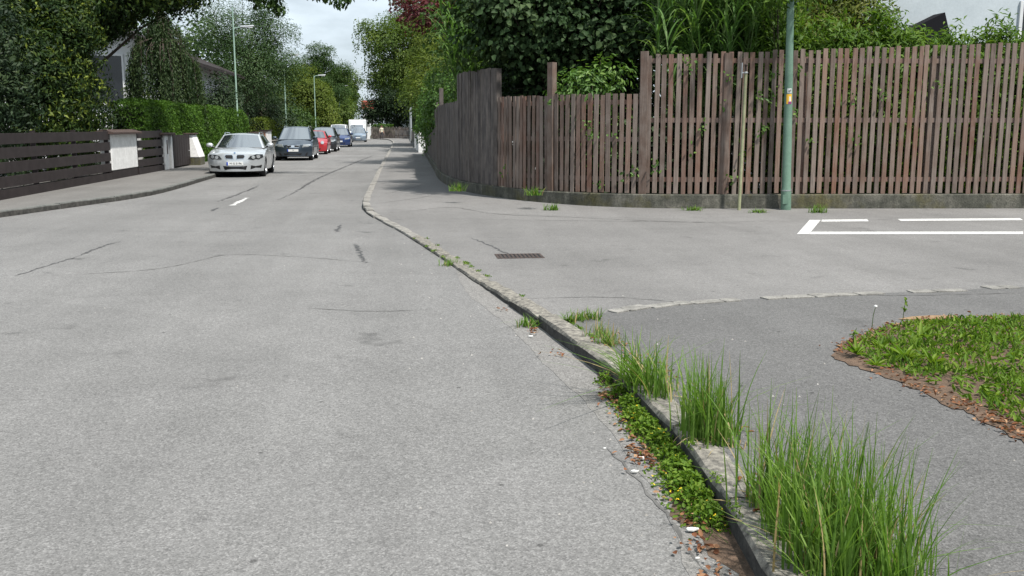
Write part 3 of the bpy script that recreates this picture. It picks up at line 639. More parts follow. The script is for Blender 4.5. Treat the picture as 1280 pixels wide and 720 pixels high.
# ------------------------------------------------------------------ houses
def gable_house(name, label, x0, x1, y0, y1, eave, ridge, wall, roof, wins=(), ridge_x=True, over=.6, cat='house', tiles=False):
    o = empty(name, (x0, y0, -.06)); tag(o, label, cat); w = x1-x0; d = y1-y0; mb = MB()
    if ridge_x: mb.add([(0, 0, 0), (w, 0, 0), (w, d, 0), (0, d, 0), (0, 0, eave), (w, 0, eave), (w, d, eave), (0, d, eave), (0, d/2, ridge), (w, d/2, ridge)], [(0, 1, 5, 4), (2, 3, 7, 6), (1, 2, 6, 9, 5), (3, 0, 4, 8, 7)])
    else: mb.add([(0, 0, 0), (w, 0, 0), (w, d, 0), (0, d, 0), (0, 0, eave), (w, 0, eave), (w, d, eave), (0, d, eave), (w/2, 0, ridge), (w/2, d, ridge)], [(0, 1, 5, 8, 4), (2, 3, 7, 9, 6), (1, 2, 6, 5), (3, 0, 4, 7)])
    mb.build('wall', wall, o)
    t = .16; mb = MB()
    if ridge_x:
        sl = (ridge-eave)/(d/2)
        for sgn in (0, 1):
            ya, yb = (-over, d/2) if sgn == 0 else (d+over, d/2); za, zb = eave-over*sl+.02, ridge+.02
            mb.add([(-over, ya, za), (w+over, ya, za), (w+over, yb, zb), (-over, yb, zb)]+[(-over, ya, za+t), (w+over, ya, za+t), (w+over, yb, zb+t), (-over, yb, zb+t)], [(3, 2, 1, 0), (4, 5, 6, 7), (0, 1, 5, 4), (1, 2, 6, 5), (2, 3, 7, 6), (3, 0, 4, 7)])
    else:
        sl = (ridge-eave)/(w/2)
        for sgn in (0, 1):
            xa, xb = (-over, w/2) if sgn == 0 else (w+over, w/2); za, zb = eave-over*sl+.02, ridge+.02
            mb.add([(xa, -over, za), (xa, d+over, za), (xb, d+over, zb), (xb, -over, zb)]+[(xa, -over, za+t), (xa, d+over, za+t), (xb, d+over, zb+t), (xb, -over, zb+t)], [(3, 2, 1, 0), (4, 5, 6, 7), (0, 1, 5, 4), (1, 2, 6, 5), (2, 3, 7, 6), (3, 0, 4, 7)])
    rf = mb.build('roof', roof, o)
    for (a, b, z0, z1) in wins:
        f = MB(); e = .09
        f.box((a, -.06, z0), (b, .02, z0+e)).box((a, -.06, z1-e), (b, .02, z1)).box((a, -.06, z0+e), (a+e, .02, z1-e)).box((b-e, -.06, z0+e), (b, .02, z1-e))
        f.box(((a+b)/2-.03, -.05, z0+e), ((a+b)/2+.03, .02, z1-e))
        fr = f.build('window', M['wall_white'], o); MB().box((a+e, -.03, z0+e), (b-e, -.012, z1-e)).build('pane', M['pane'], fr)
        MB().box((a-.06, -.12, z0-.05), (b+.06, -.002, z0-.003)).build('sill', M['wall_white'], fr)
    return o, rf
lh, _ = gable_house('left_house', 'white house with dark windows behind the weeping tree', -22, -10.6, 50, 62, 4.95, 7.3, M['wall_white'], M['roof_dark'], [(4.9, 8.5, 2.75, 5.2), (1.2, 2.9, 2.75, 4.6)], False, .9)
rh, _ = gable_house('grey_house', 'pale grey-blue house wall above the hedge at far right', 12.0, 24, 24.8, 34, 8.0, 11, M['wall_blue'], M['roof_brown'], [(4.4, 5.8, 3.4, 5.0)], False, .5)
hood = empty('stair_hood', parent=rh)
MB().add([(.75, -.55, 4.02), (2.0, -.55, 4.62), (2.2, -.55, 4.0), (2.2, -.55, 3.2), (.75, -.55, 3.2), (.75, 0, 4.02), (2.0, 0, 4.62), (2.2, 0, 4.0), (2.2, 0, 3.2), (.75, 0, 3.2)],
         [(0, 1, 2, 3, 4), (9, 8, 7, 6, 5), (0, 5, 6, 1), (1, 6, 7, 2), (2, 7, 8, 3), (3, 8, 9, 4), (4, 9, 5, 0)]).build('awning_frame', M['hood_black'], hood)
MB().add([(.85, -.562, 3.98), (1.95, -.562, 4.50), (2.08, -.562, 4.0), (2.08, -.562, 3.3), (.85, -.562, 3.3)], [(0, 1, 2, 3, 4)]).build('pane', M['hood_black'], hood)
bh, brf = gable_house('tiled_house', 'small house with brown tiled roof showing above the cypress hedge', 15.9, 22, 37, 43, 6.3, 8.6, M['wall_white'], M['roof_brown'], [(1.5, 2.6, 2.0, 3.2)], True, .5)
tl = MB().add([(0, 0, 0), (.30, 0, 0), (.30, .38, .29), (0, .38, .29), (.05, 0, .045), (.25, 0, .045), (.25, .38, .33), (.05, .38, .33)], [(0, 1, 5, 4), (1, 2, 6, 5), (2, 3, 7, 6), (3, 0, 4, 7), (4, 5, 6, 7)]).mesh('roof_tile'); tl.materials.append(M['roof_brown'])
for i in range(14):
    for j in range(5):
        k = bpy.data.objects.new('roof_tile', tl); COL.objects.link(k); k.parent = brf; k.location = (-.5+i*.31, -.5+j*.36, 6.3-.5*2.3/3+.19+j*.36*2.3/3)
gable_house('red_roof_house', 'distant white house with red roof at the end of the street', -7.3, -5.4, 185, 190, 5.0, 6.4, M['wall_white'], M['roof_red'], [(.5, 1.2, 2, 3.4)], True, .3)
gable_house('white_house', 'distant white house glimpsed through the dark trees at the street end', -2.5, 6, 150, 160, 4.6, 8.5, M['wall_blue'], M['roof_dark'], [(1, 2.2, 1.4, 2.8), (4, 5.2, 1.4, 2.8), (3, 4.2, 3.6, 4.8)], True, .5)  # greyer wall colour stands in for tree shade on the white house

# ------------------------------------------------------------------ cars (front towards -Y)
WHEEL = {}
def wheel_meshes():
    mb = MB(); n = 24
    prof = [(.19, .10), (.29, .10), (.315, .075), (.32, .03), (.32, -.03), (.315, -.075), (.29, -.10), (.19, -.10)]
    vs = [(x, rr*math.cos(2*math.pi*j/n), rr*math.sin(2*math.pi*j/n)) for rr, x in prof for j in range(n)]
    mb.add(vs, [(i*n+j, i*n+(j+1) % n, ((i+1) % 8)*n+(j+1) % n, ((i+1) % 8)*n+j) for i in range(8) for j in range(n)])
    WHEEL['tyre'] = mb.mesh('tyre', smooth=40); WHEEL['tyre'].materials.append(M['tyre'])
    mb = MB()
    lathe_x = lambda prof: mb.add([(x, rr*math.cos(2*math.pi*j/n), rr*math.sin(2*math.pi*j/n)) for rr, x in prof for j in range(n)], [(i*n+j, i*n+(j+1) % n, (i+1)*n+(j+1) % n, (i+1)*n+j) for i in range(len(prof)-1) for j in range(n)])
    lathe_x([(.195, .10), (.185, .105), (.175, .08), (.17, .03), (.0, .03)])
    for k in range(5):
        a = 2*math.pi*k/5; c, s_ = math.cos(a), math.sin(a)
        def pt(rad, lat, x): return (x, rad*c-lat*s_, rad*s_+lat*c)
        mb.add([pt(.02, -.03, .085), pt(.02, .03, .085), pt(.18, .022, .095), pt(.18, -.022, .095), pt(.02, -.03, .04), pt(.02, .03, .04), pt(.18, .03, .04), pt(.18, -.03, .04)], [(0, 1, 2, 3), (1, 5, 6, 2), (3, 7, 4, 0), (2, 6, 7, 3)])
    lathe_x([(.05, .03), (.05, .095), (.0, .10)])
    WHEEL['rim'] = mb.mesh('rim', smooth=30); WHEEL['rim'].materials.append(M['alloy'])
wheel_meshes()
def car(label, x, yfront, P, paint_mat, rz=0, group='cars parked along the left kerb', name='parked_car'):
    o = empty(name, (x, yfront, 0), rz); tag(o, label, 'van' if 'van' in name else 'car', group)
    L, Wd, Ht = P['L'], P['W']/2, P['H']; zb = P.get('zb', .2)
    top = P['top']; rf = P.get('rf', .42); rr_ = P.get('rr', .3); xw = P['wheels']; rw = P.get('rw', .315)
    def W(z): return Wd*(1-.055*((z-.62)/.42)**2)
    def yf(c, z): c = abs(c); return rf*c**3.0+(.16*max(z-.5, 0)**1.5/.3**.5)+.10*max(.42-z, 0)
    def yr(c, z): c = abs(c); return L-rr_*c**3.5-(.10*max(z-.6, 0))-.12*max(.42-z, 0)
    def pt(s, c, t, lo=None):
        y0 = L*s; z1 = lerp_table(top, y0)-P.get('crown', .07)*abs(c)**2.2
        z0 = zb if lo is None else lo(y0); z = z0+(z1-z0)*t; xx = W(z)*c
        return (xx, yf(c, z)+(yr(c, z)-yf(c, z))*s, z)
    def arch(y):
        z = zb+.02*math.sin(y)
        for w in xw:
            d = abs(y-w)
            if d < rw+.055: z = max(z, rw+math.sqrt((rw+.055)**2-d*d)*.98)
        return z
    nS = 64
    mb = MB(); mb.grid(lambda a, b: pt(a, b*2-1, 1), nS, 14); mb.grid(lambda a, b: pt(0, a*2-1, b), 14, 10); mb.grid(lambda a, b: pt(1, a*2-1, b), 14, 10)
    # sides: sample y uniformly so that arches are round
    for c in (-1, 1): mb.grid(lambda a, b: (lambda lo: pt(a, c, b, lo))((lambda y0: arch(yf(1, .5)+(yr(1, .5)-yf(1, .5))*(y0/L)))), nS, 10)
    mb.build('body', paint_mat, o, smooth=38, merge=.002)
    MB().box((-Wd*.86, .35, zb-.04), (Wd*.86, L-.35, .55)).build('underbody', M['black'], o)
    # greenhouse
    ya, yrf, yrr, yd = P['gh']; wr = P.get('wr', .64); Hr = Ht
    def belt(y): return lerp_table(top, y)-.03
    def gfront(a, b): c = a*2-1; w = Wd*.90*(1-b)+wr*b; return (c*w, (ya+.20*c*c)*(1-b)+(yrf+.12*c*c)*b, belt(ya)*(1-b)+(Hr-.035-.045*c*c)*b)
    def grear(a, b): c = a*2-1; w = Wd*.88*(1-b)+(wr-.02)*b; return (c*w, (yd-.12*c*c)*(1-b)+(yrr-.10*c*c)*b, belt(yd)*(1-b)+(Hr-.06-.045*c*c)*b)
    def gtop(a, b): c = b*2-1; p = gfront(b, 1); q_ = grear(b, 1); s_ = a; return tuple(p[k]*(1-s_)+q_[k]*s_ for k in (0, 1))+((p[2]*(1-s_)+q_[2]*s_)+.045*math.sin(math.pi*min(max(s_, 0), 1))**.7,)
    def gside(sg):
        def fn(a, b):
            p0, p1, q0, q1 = gfront((sg+1)/2, 0), gfront((sg+1)/2, 1), grear((sg+1)/2, 0), grear((sg+1)/2, 1)
            lo = [p0[k]*(1-a)+q0[k]*a for k in range(3)]; hi = [p1[k]*(1-a)+q1[k]*a for k in range(3)]
            lo[2] = belt(lo[1]); hi[2] = gtop(a, (sg+1)/2)[2]; bul = .035*math.sin(math.pi*a)*(1-b*.3)
            return (lo[0]*(1-b)+hi[0]*b+sg*bul, lo[1]*(1-b)+hi[1]*b, lo[2]*(1-b)+hi[2]*b)
        return fn
    mb = MB(); mb.grid(gfront, 10, 6); mb.grid(grear, 10, 6); mb.grid(gtop, 12, 10); mb.grid(gside(1), 12, 6); mb.grid(gside(-1), 12, 6)
    mb.build('cabin', paint_mat, o, smooth=38, merge=.003)
    def pane(name, fn, a0, a1, b0, b1, off):
        g = MB()
        g.grid(lambda a, b: tuple(k+d for k, d in zip(fn(a0+(a1-a0)*a, b0+(b1-b0)*b), off)), 8, 5)
        g.grid(lambda a, b: tuple(k-d*.5 for k, d in zip(fn(a0+(a1-a0)*a, b0+(b1-b0)*b), off)), 8, 5)
        return g.build(name, M['glass'], o, smooth=50)
    pane('windscreen', gfront, .045, .955, .03, .955, (0, -.008, .008)); pane('rear_window', grear, .08, .92, .2, .9, (0, .008, .006))
    for sg in (1, -1):
        for (a0, a1) in P.get('sw', ((.07, .34), (.37, .62), (.65, .9))): pane('side_window', gside(sg), a0, a1, .12, .88, (sg*.008, 0, 0))
    # front face details
    def face(name, outline, mat, off=.012, parent=o):
        cx = sum(p[0] for p in outline)/len(outline); cz = sum(p[1] for p in outline)/len(outline)
        g = MB(); n = len(outline); vs = []
        for k, d in ((1.0, -.012), (.94, off), (.5, off)):
            for (px, pz) in outline:
                X = cx+(px-cx)*k; Z = cz+(pz-cz)*k; vs.append((X, yf(X/W(Z), Z)-d, Z))
        vs.append((cx, yf(cx/W(cz), cz)-off, cz))
        fs = [(r_*n+i, r_*n+(i+1) % n, (r_+1)*n+(i+1) % n, (r_+1)*n+i) for r_ in (0, 1) for i in range(n)]+[(2*n+i, 2*n+(i+1) % n, 3*n) for i in range(n)]
        return g.add(vs, fs).build(name, mat, parent, smooth=40)
    mir = lambda ol: [(-a, b) for a, b in ol]
    for nm, ol, mt, both, off in P['face']:
        for k in ((0, 1) if both else (0,)):
            fo = face(nm, mir(ol) if k else ol, M[mt], off)
            if nm == 'headlight' and mt == 'lamp_dark':
                cx = sum(p[0] for p in ol)/len(ol); cz = sum(p[1] for p in ol)/len(ol)
                for dx in (-.07, .08):
                    X = (cx+dx)*(-1 if k else 1); Z = cz+.005+dx*.12; rad = .058
                    face('lens', [(X+rad*math.cos(2*math.pi*j/12), Z+rad*math.sin(2*math.pi*j/12)) for j in range(12)], M['lamp_glass'], .03, fo)
    # plate
    pz = P.get('plate_z', .47); yp = yf(0, pz)-.02
    pl_ = MB().box((-.26, yp-.006, pz-.055), (.26, yp+.03, pz+.055)).build('number_plate', M['plate'], o)
    MB().box((-.26, yp-.010, pz-.055), (-.215, yp-.0065, pz+.055)).build('country_band', M['plate_blue'], pl_)
    if P.get('plate'):
        cu = bpy.data.curves.new('plate_text', 'FONT'); cu.body = P['plate']; cu.size = .095; cu.align_x = 'CENTER'; cu.align_y = 'CENTER'; cu.extrude = .001
        tmp = bpy.data.objects.new('tmp', cu); COL.objects.link(tmp); dg_ = bpy.context.evaluated_depsgraph_get(); me = bpy.data.meshes.new_from_object(tmp.evaluated_get(dg_)); bpy.data.objects.remove(tmp)
        to = link('plate_text', me, M['ink'], pl_); to.location = (.025, yp-.009, pz); to.rotation_euler = (R(90), 0, 0)
    # mirrors
    for sg in (1, -1):
        mz = belt(ya)+.10; mp_ = (sg*(Wd+.09), ya+.32, mz)
        g = MB(); nn = 10
        def ell(a, b): th = 2*math.pi*a; ph = math.pi*(b-.5); return (mp_[0]+.12*math.cos(ph)*math.cos(th), mp_[1]+.07*math.cos(ph)*math.sin(th), mp_[2]+.075*math.sin(ph))
        g.grid(ell, nn, 6); mo = g.build('mirror', paint_mat if P.get('mir', 1) else M['black'], o, smooth=60, merge=.001)
        MB().tube([(sg*(Wd-.06), ya+.33, mz-.07), (sg*(Wd+.03), ya+.33, mz-.04)], .03, 6).build('mirror_arm', M['black'], mo)
    if P.get('rails'):
        for sg in (1, -1):
            pts = [gside(sg)(a, 1) for a in (.06, .1, .3, .5, .7, .9, .95)]
            MB().tube([(p[0]-sg*.03, p[1], p[2]+(.0 if i in (0, 6) else .05)) for i, p in enumerate(pts)], .018, 6).build('roof_rail', M[P['rails']], o, smooth=50)
    for sg in (1, -1):                 # door handles and sill line
        for yh in P.get('handles', ()):
            MB().box((sg*(W(.78))-.01, yh, .80), (sg*(W(.78))+.022, yh+.17, .825)).build('door_handle', paint_mat, o)
    for w in xw:
        for sg in (1, -1):
            we = empty('wheel', (sg*(Wd-.115), w, rw), parent=o); we.scale = (1, rw/.32, rw/.32); we.rotation_euler = (0, 0, 0 if sg == 1 else math.pi)
            for nm in ('tyre', 'rim'): k = bpy.data.objects.new(nm, WHEEL[nm]); COL.objects.link(k); k.parent = we
            MB().box((-.12, -.33, -.05), (-.02, .33, .33)).build('arch_lining', M['black'], we)
    return o
def sedan_top(cowl, nose, belt_r, hood, L, tail): return [(0, nose), (.12, nose+.05), (hood*.55, nose+(cowl-nose)*.72), (hood, cowl), (L*.6, cowl+.03), (L-.3, belt_r), (L, tail)]
P_silver = dict(L=4.52, W=1.82, H=1.43, top=sedan_top(.97, .77, 1.0, 1.35, 4.52, .95), wheels=(.80, 3.56), gh=(1.22, 1.95, 3.95, 4.40), wr=.60, rails='chrome', plate='M IS 5196', plate_z=.455, handles=(2.2, 3.1),
    face=[('grille', [(.03, .585), (.29, .60), (.345, .68), (.30, .755), (.06, .755), (.03, .70)], 'chrome', True, .008),
          ('grille_slats', [(.055, .605), (.275, .615), (.32, .68), (.285, .735), (.08, .735), (.055, .695)], 'black', True, .018),
          ('headlight', [(.40, .60), (.52, .575), (.76, .585), (.875, .65), (.855, .745), (.66, .755), (.48, .70)], 'lamp_dark', True, .014),
          ('lower_intake', [(-.40, .385), (.40, .385), (.35, .25), (-.35, .25)][::-1], 'black', False, .006),
          ('side_intake', [(.47, .265), (.80, .30), (.83, .405), (.49, .395)], 'black', True, .006),
          ('emblem', [(.035*math.cos(2*math.pi*j/10), .80+.026*math.sin(2*math.pi*j/10)) for j in range(10)], 'emblem', False, .014)])
M['p_silver'] = paint('silver_paint', (.57, .60, .62), .5, .3); M['p_slate'] = paint('slate_blue_paint', (.055, .075, .10), .55, .3); M['p_red'] = paint('red_paint', (.42, .022, .03), .15, .3)
M['p_dark'] = paint('charcoal_paint', (.02, .022, .026), .3, .3); M['p_blue'] = paint('blue_paint', (.03, .06, .19), .45, .3); M['p_ice'] = paint('pale_blue_paint', (.27, .34, .42), .5, .3); M['p_white'] = paint('white_paint', (.72, .73, .74), 0, .4)
car('silver estate car with roof rails parked nearest the camera', -5.44, 32.3, P_silver, M['p_silver'], R(2.2))
P_mpv = dict(L=4.4, W=1.80, H=1.66, top=sedan_top(1.06, .76, 1.08, 1.0, 4.4, 1.0), wheels=(.85, 3.5), gh=(.82, 1.75, 3.95, 4.32), wr=.62, rails='chrome', plate='M', plate_z=.50, zb=.22,
    face=[('grille_surround', [(-.36, .77), (.36, .77), (.30, .62), (-.30, .62)], 'chrome', False, .010), ('grille', [(.08, .74), (.32, .74), (.27, .65), (.08, .65)], 'black', True, .018),
          ('headlight', [(.42, .64), (.72, .66), (.84, .75), (.80, .80), (.50, .79)], 'lamp_glass', True, .014), ('lower_bumper', [(-.72, .40), (.72, .40), (.66, .24), (-.66, .24)], 'black', False, .012),
          ('emblem', [(.065*math.cos(2*math.pi*j/12), .695+.065*math.sin(2*math.pi*j/12)) for j in range(12)], 'chrome', False, .03)])
car('dark slate minivan with chrome roof rails behind the silver estate', -5.30, 47.9, P_mpv, M['p_slate'])
P_red = dict(L=3.63, W=1.69, H=1.42, top=sedan_top(.98, .74, 1.0, .95, 3.63, .95), wheels=(.62, 3.05), gh=(.95, 1.45, 3.2, 3.55), wr=.58, plate='M', plate_z=.45, rf=.32, sw=((.08, .48), (.52, .9)),
    face=[('grille', [(-.28, .66), (.28, .66), (.24, .58), (-.24, .58)], 'black', False, .012), ('headlight', [(.57+.10*math.cos(2*math.pi*j/14), .70+.10*math.sin(2*math.pi*j/14)) for j in range(14)], 'lamp_glass', True, .02),
          ('chrome_strip', [(-.34, .60), (.34, .60), (.33, .565), (-.33, .565)], 'chrome', False, .012), ('lower_intake', [(-.5, .37), (.5, .37), (.45, .27), (-.45, .27)], 'black', False, .008)])
car('small red hatchback with round headlights', -5.32, 58.5, P_red, M['p_red'])
P_van2 = dict(P_mpv, H=1.62, plate=None, rails=None)
car('dark car just behind the red hatchback', -5.22, 64.3, P_van2, M['p_dark'])
P_blue = dict(L=4.0, W=1.72, H=1.53, top=sedan_top(1.0, .72, 1.02, .95, 4.0, .95), wheels=(.75, 3.25), gh=(.85, 1.6, 3.5, 3.9), wr=.58, plate=None, plate_z=.47,
    face=[('grille', [(-.3, .66), (.3, .66), (.27, .6), (-.27, .6)], 'black', False, .01), ('headlight', [(.42, .60), (.70, .62), (.82, .72), (.74, .77), (.46, .71)], 'lamp_glass', True, .012), ('lower_intake', [(-.5, .38), (.5, .38), (.45, .28), (-.45, .28)], 'black', False, .008)])
car('blue compact car behind the dark car', -5.05, 78.8, P_blue, M['p_blue'])
car('pale blue car in front of the white box van', -4.72, 104, P_blue, M['p_ice'])
P_wv = dict(L=4.6, W=1.78, H=1.86, top=sedan_top(1.1, .8, 1.12, .8, 4.6, 1.05), wheels=(.85, 3.6), gh=(.7, 1.4, 4.3, 4.55), wr=.68, plate=None, plate_z=.5, face=P_blue['face'], sw=((.05, .25),))
car('small white van partly hidden behind the blue compact car', -6.05, 92.5, P_wv, M['p_white'], name='parked_van')
# box van
bv = empty('box_van', (-5.2, 112.5, 0)); tag(bv, 'white box van with tall cargo body, last in the row', 'van', 'cars parked along the left kerb')
MB().add([(-.9, 0, .35), (.9, 0, .35), (.9, 1.9, .35), (-.9, 1.9, .35), (-.9, .05, 1.0), (.9, .05, 1.0), (-.85, .35, 1.1), (.85, .35, 1.1), (-.75, 1.0, 1.85), (.75, 1.0, 1.85), (.75, 1.9, 1.95), (-.75, 1.9, 1.95)],
         [(0, 1, 5, 4), (4, 5, 7, 6), (6, 7, 9, 8), (8, 9, 10, 11), (0, 4, 6, 8, 11, 3), (1, 2, 10, 9, 7, 5), (2, 3, 11, 10), (3, 2, 1, 0)]).build('cab', M['p_white'], bv, bevel=.04)
MB().add([(-.78, .36, 1.14), (.78, .36, 1.14), (.7, .94, 1.80), (-.7, .94, 1.80)], [(0, 1, 2, 3)]).build('windscreen', M['glass'], bv).location = (0, -.03, .03)
MB().box((-1.0, 1.95, .5), (1.0, 5.4, 2.42)).build('cargo_box', M['p_white'], bv, bevel=.05)
MB().box((-.8, .8, .25), (.8, 5.2, .48)).build('chassis', M['black'], bv)
for sg in (1, -1):
    MB().box((sg*.72-.14, -.02, .62), (sg*.72+.14, .03, .82)).build('headlight', M['lamp_glass'], bv, bevel=.015)
    for y in (.75, 4.3):
        we = empty('wheel', (sg*.85, y, .32), parent=bv); we.rotation_euler = (0, 0, 0 if sg == 1 else math.pi)
        for nm in ('tyre', 'rim'): k = bpy.data.objects.new(nm, WHEEL[nm]); COL.objects.link(k); k.parent = we

# ------------------------------------------------------------------ person walking at the far end
def person(loc, rz):
    J = {'pel': (0, 0, .95), 'wai': (0, .0, 1.10), 'che': (0, -.02, 1.32), 'nek': (0, -.01, 1.50), 'hed': (0, -.02, 1.60), 'top': (0, -.02, 1.72),
         'hl': (.09, 0, .90), 'kl': (.10, -.16, .50), 'al': (.10, -.10, .09), 'fl': (.11, -.26, .04), 'hr': (-.09, 0, .90), 'kr': (-.10, .04, .50), 'ar': (-.10, .24, .12), 'fr': (-.11, .12, .03),
         'sl': (.19, -.01, 1.42), 'el': (.25, .08, 1.14), 'wl': (.24, -.02, .90), 'nl': (.235, -.06, .81), 'sr': (-.19, -.01, 1.42), 'er': (-.25, -.04, 1.14), 'wr': (-.24, -.18, .95), 'nr': (-.235, -.24, .88)}
    rad = {'pel': .14, 'wai': .125, 'che': .155, 'nek': .055, 'hed': .095, 'top': .07, 'hl': .095, 'kl': .06, 'al': .042, 'fl': .035, 'hr': .095, 'kr': .06, 'ar': .042, 'fr': .035, 'sl': .065, 'el': .045, 'wl': .032, 'nl': .03, 'sr': .065, 'er': .045, 'wr': .032, 'nr': .03}
    ed = [('pel', 'wai'), ('wai', 'che'), ('che', 'nek'), ('nek', 'hed'), ('hed', 'top'), ('pel', 'hl'), ('hl', 'kl'), ('kl', 'al'), ('al', 'fl'), ('pel', 'hr'), ('hr', 'kr'), ('kr', 'ar'), ('ar', 'fr'), ('che', 'sl'), ('sl', 'el'), ('el', 'wl'), ('wl', 'nl'), ('che', 'sr'), ('sr', 'er'), ('er', 'wr'), ('wr', 'nr')]
    ks = list(J); me = bpy.data.meshes.new('body'); me.from_pydata([J[k] for k in ks], [(ks.index(a), ks.index(b)) for a, b in ed], [])
    ob = bpy.data.objects.new('tmp', me); COL.objects.link(ob); ob.modifiers.new('s', 'SKIN'); su = ob.modifiers.new('d', 'SUBSURF'); su.levels = 1; su.render_levels = 1
    for k, sv in zip(ks, me.skin_vertices[0].data): sv.radius = (rad[k]*(1.1 if k in ('che', 'wai', 'pel') else 1), rad[k]*.85); sv.use_root = (k == 'pel')
    m2 = bpy.data.meshes.new_from_object(ob.evaluated_get(bpy.context.evaluated_depsgraph_get())); bpy.data.objects.remove(ob)
    m2.name = 'person_body'; root = empty('person', loc, rz); tag(root, 'person in pale top and dark trousers walking at the street end', 'person')
    b = link('body', m2, [M['skin'], M['shirt'], M['trousers'], M['shoe']], root)
    for p in m2.polygons:
        c = p.center; z = c.z
        p.material_index = 3 if z < .10 else 2 if z < .96 and abs(c.x) < .2 else 1 if (z < 1.49 and not (abs(c.x) > .2 and z < 1.08)) else 0; p.use_smooth = True
    g = MB(); g.grid(lambda a, b_: (.105*math.cos(math.pi*(b_*.55-.05))*math.cos(2*math.pi*a), -.005+.115*math.cos(math.pi*(b_*.55-.05))*math.sin(2*math.pi*a), 1.63+.115*math.sin(math.pi*(b_*.55-.05))), 14, 6); g.build('hair', M['hair'], root, smooth=60)
    for dx in (-.035, .035): MB().box((dx-.012, -.118, 1.615), (dx+.012, -.105, 1.63)).build('eye', M['ink'], root)
    MB().add([(-.014, -.108, 1.585), (.014, -.108, 1.585), (0, -.135, 1.588), (0, -.108, 1.625)], [(0, 1, 2), (1, 3, 2), (3, 0, 2), (0, 3, 1)]).build('nose', M['skin'], root)
M['skin'] = plain('skin', (.42, .23, .16), .6); M['shirt'] = plain('pale_shirt', (.62, .58, .45), .8); M['trousers'] = plain('dark_trousers', (.03, .03, .04), .8); M['shoe'] = plain('shoe', (.03, .025, .02), .6); M['hair'] = plain('reddish_hair', (.12, .04, .025), .7)
person((-2.55, 121, .0), R(15))

# ------------------------------------------------------------------ vegetation
def unit(a): return a/np.maximum(np.linalg.norm(a, axis=-1, keepdims=True), 1e-9)
def leaf_mesh(name, P, D, Nn, L, W, tint, big=False, fold=.18, droop=.12):
    n = len(P); D = unit(D); S = unit(np.cross(D, Nn)); U = np.cross(S, D)
    L = np.broadcast_to(np.asarray(L, float), (n,))[:, None]; W = np.broadcast_to(np.asarray(W, float), (n,))[:, None]
    if big:
        k = 6; V = np.stack([P, P+D*L*.3+S*W*.5+U*W*fold, P+D*L*.72+S*W*.36+U*(W*fold-L*droop*.5), P+D*L-U*L*droop, P+D*L*.72-S*W*.36+U*(W*fold-L*droop*.5), P+D*L*.3-S*W*.5+U*W*fold], 1)
        b = np.arange(n)[:, None]*k; F = np.concatenate([b+[0, 1, 2, 3], b+[0, 3, 4, 5]])
    else:
        k = 4; V = np.stack([P, P+D*L*.5+S*W*.5+U*W*fold, P+D*L-U*L*droop, P+D*L*.5-S*W*.5+U*W*fold], 1)
        F = np.arange(n)[:, None]*k+np.arange(4)
    return np_mesh(name, V.reshape(-1, 3), F, np.repeat(tint, k))
def clusters(blobs, ncl, shell=.45):
    """points inside a union of ellipsoids (cx,cy,cz,rx,ry,rz), denser near the skin"""
    blobs = np.array(blobs, float); w = (blobs[:, 3]*blobs[:, 4]*blobs[:, 5])**(2/3); w /= w.sum()
    i = rng.choice(len(blobs), ncl, p=w); d = unit(rng.normal(size=(ncl, 3))); rr = rng.random(ncl)**shell
    return blobs[i, :3]+d*blobs[i, 3:]*rr[:, None], d
def crown(name, blobs, ncl, per, cs, L, W, mat, parent, flat=.55, up=.9, outw=.7, rnd=.38, big=False, droop=.12, zmin=None, dirmode='out', tvar=.10, shell=.45, tip=0.0):
    C, d = clusters(blobs, ncl, shell); n = ncl*per
    cs_ = cs*rng.uniform(.6, 1.35, ncl)
    off = np.clip(rng.normal(size=(ncl, per, 3)), -1.3, 1.3)*[1, 1, flat]*cs_[:, None, None]
    off[..., 2] -= .35*(off[..., 0]**2+off[..., 1]**2)/cs_[:, None]           # each clump is a little dome
    P = (C[:, None]+off).reshape(-1, 3); dd = np.repeat(d, per, 0); of = off.reshape(-1, 3)/np.repeat(cs_, per)[:, None]
    Nn = unit(np.array([0, 0, up])+dd*outw+of*.45+rng.normal(size=(n, 3))*rnd)
    if dirmode == 'out': D = unit(of*[1, 1, .4]+dd*.6+rng.normal(size=(n, 3))*.6)
    elif dirmode == 'up': D = unit(dd*[.8, .8, .2]+np.array([0, 0, .55])+rng.normal(size=(n, 3))*.35)
    else: D = unit(np.array([0, 0, -1])+rng.normal(size=(n, 3))*.35)
    D = D-Nn*(D*Nn).sum(1, keepdims=True)*.8
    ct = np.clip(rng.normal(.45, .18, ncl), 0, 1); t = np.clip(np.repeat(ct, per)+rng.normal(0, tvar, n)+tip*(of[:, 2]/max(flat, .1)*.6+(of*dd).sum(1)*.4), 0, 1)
    sz = rng.uniform(.7, 1.25, n)
    if zmin is not None: k = P[:, 2] > zmin; P, D, Nn, t, sz = P[k], D[k], Nn[k], t[k], sz[k]
    return link(name, leaf_mesh(name, P, D, Nn, L*sz, W*sz, t, big, droop=droop), mat, parent), C
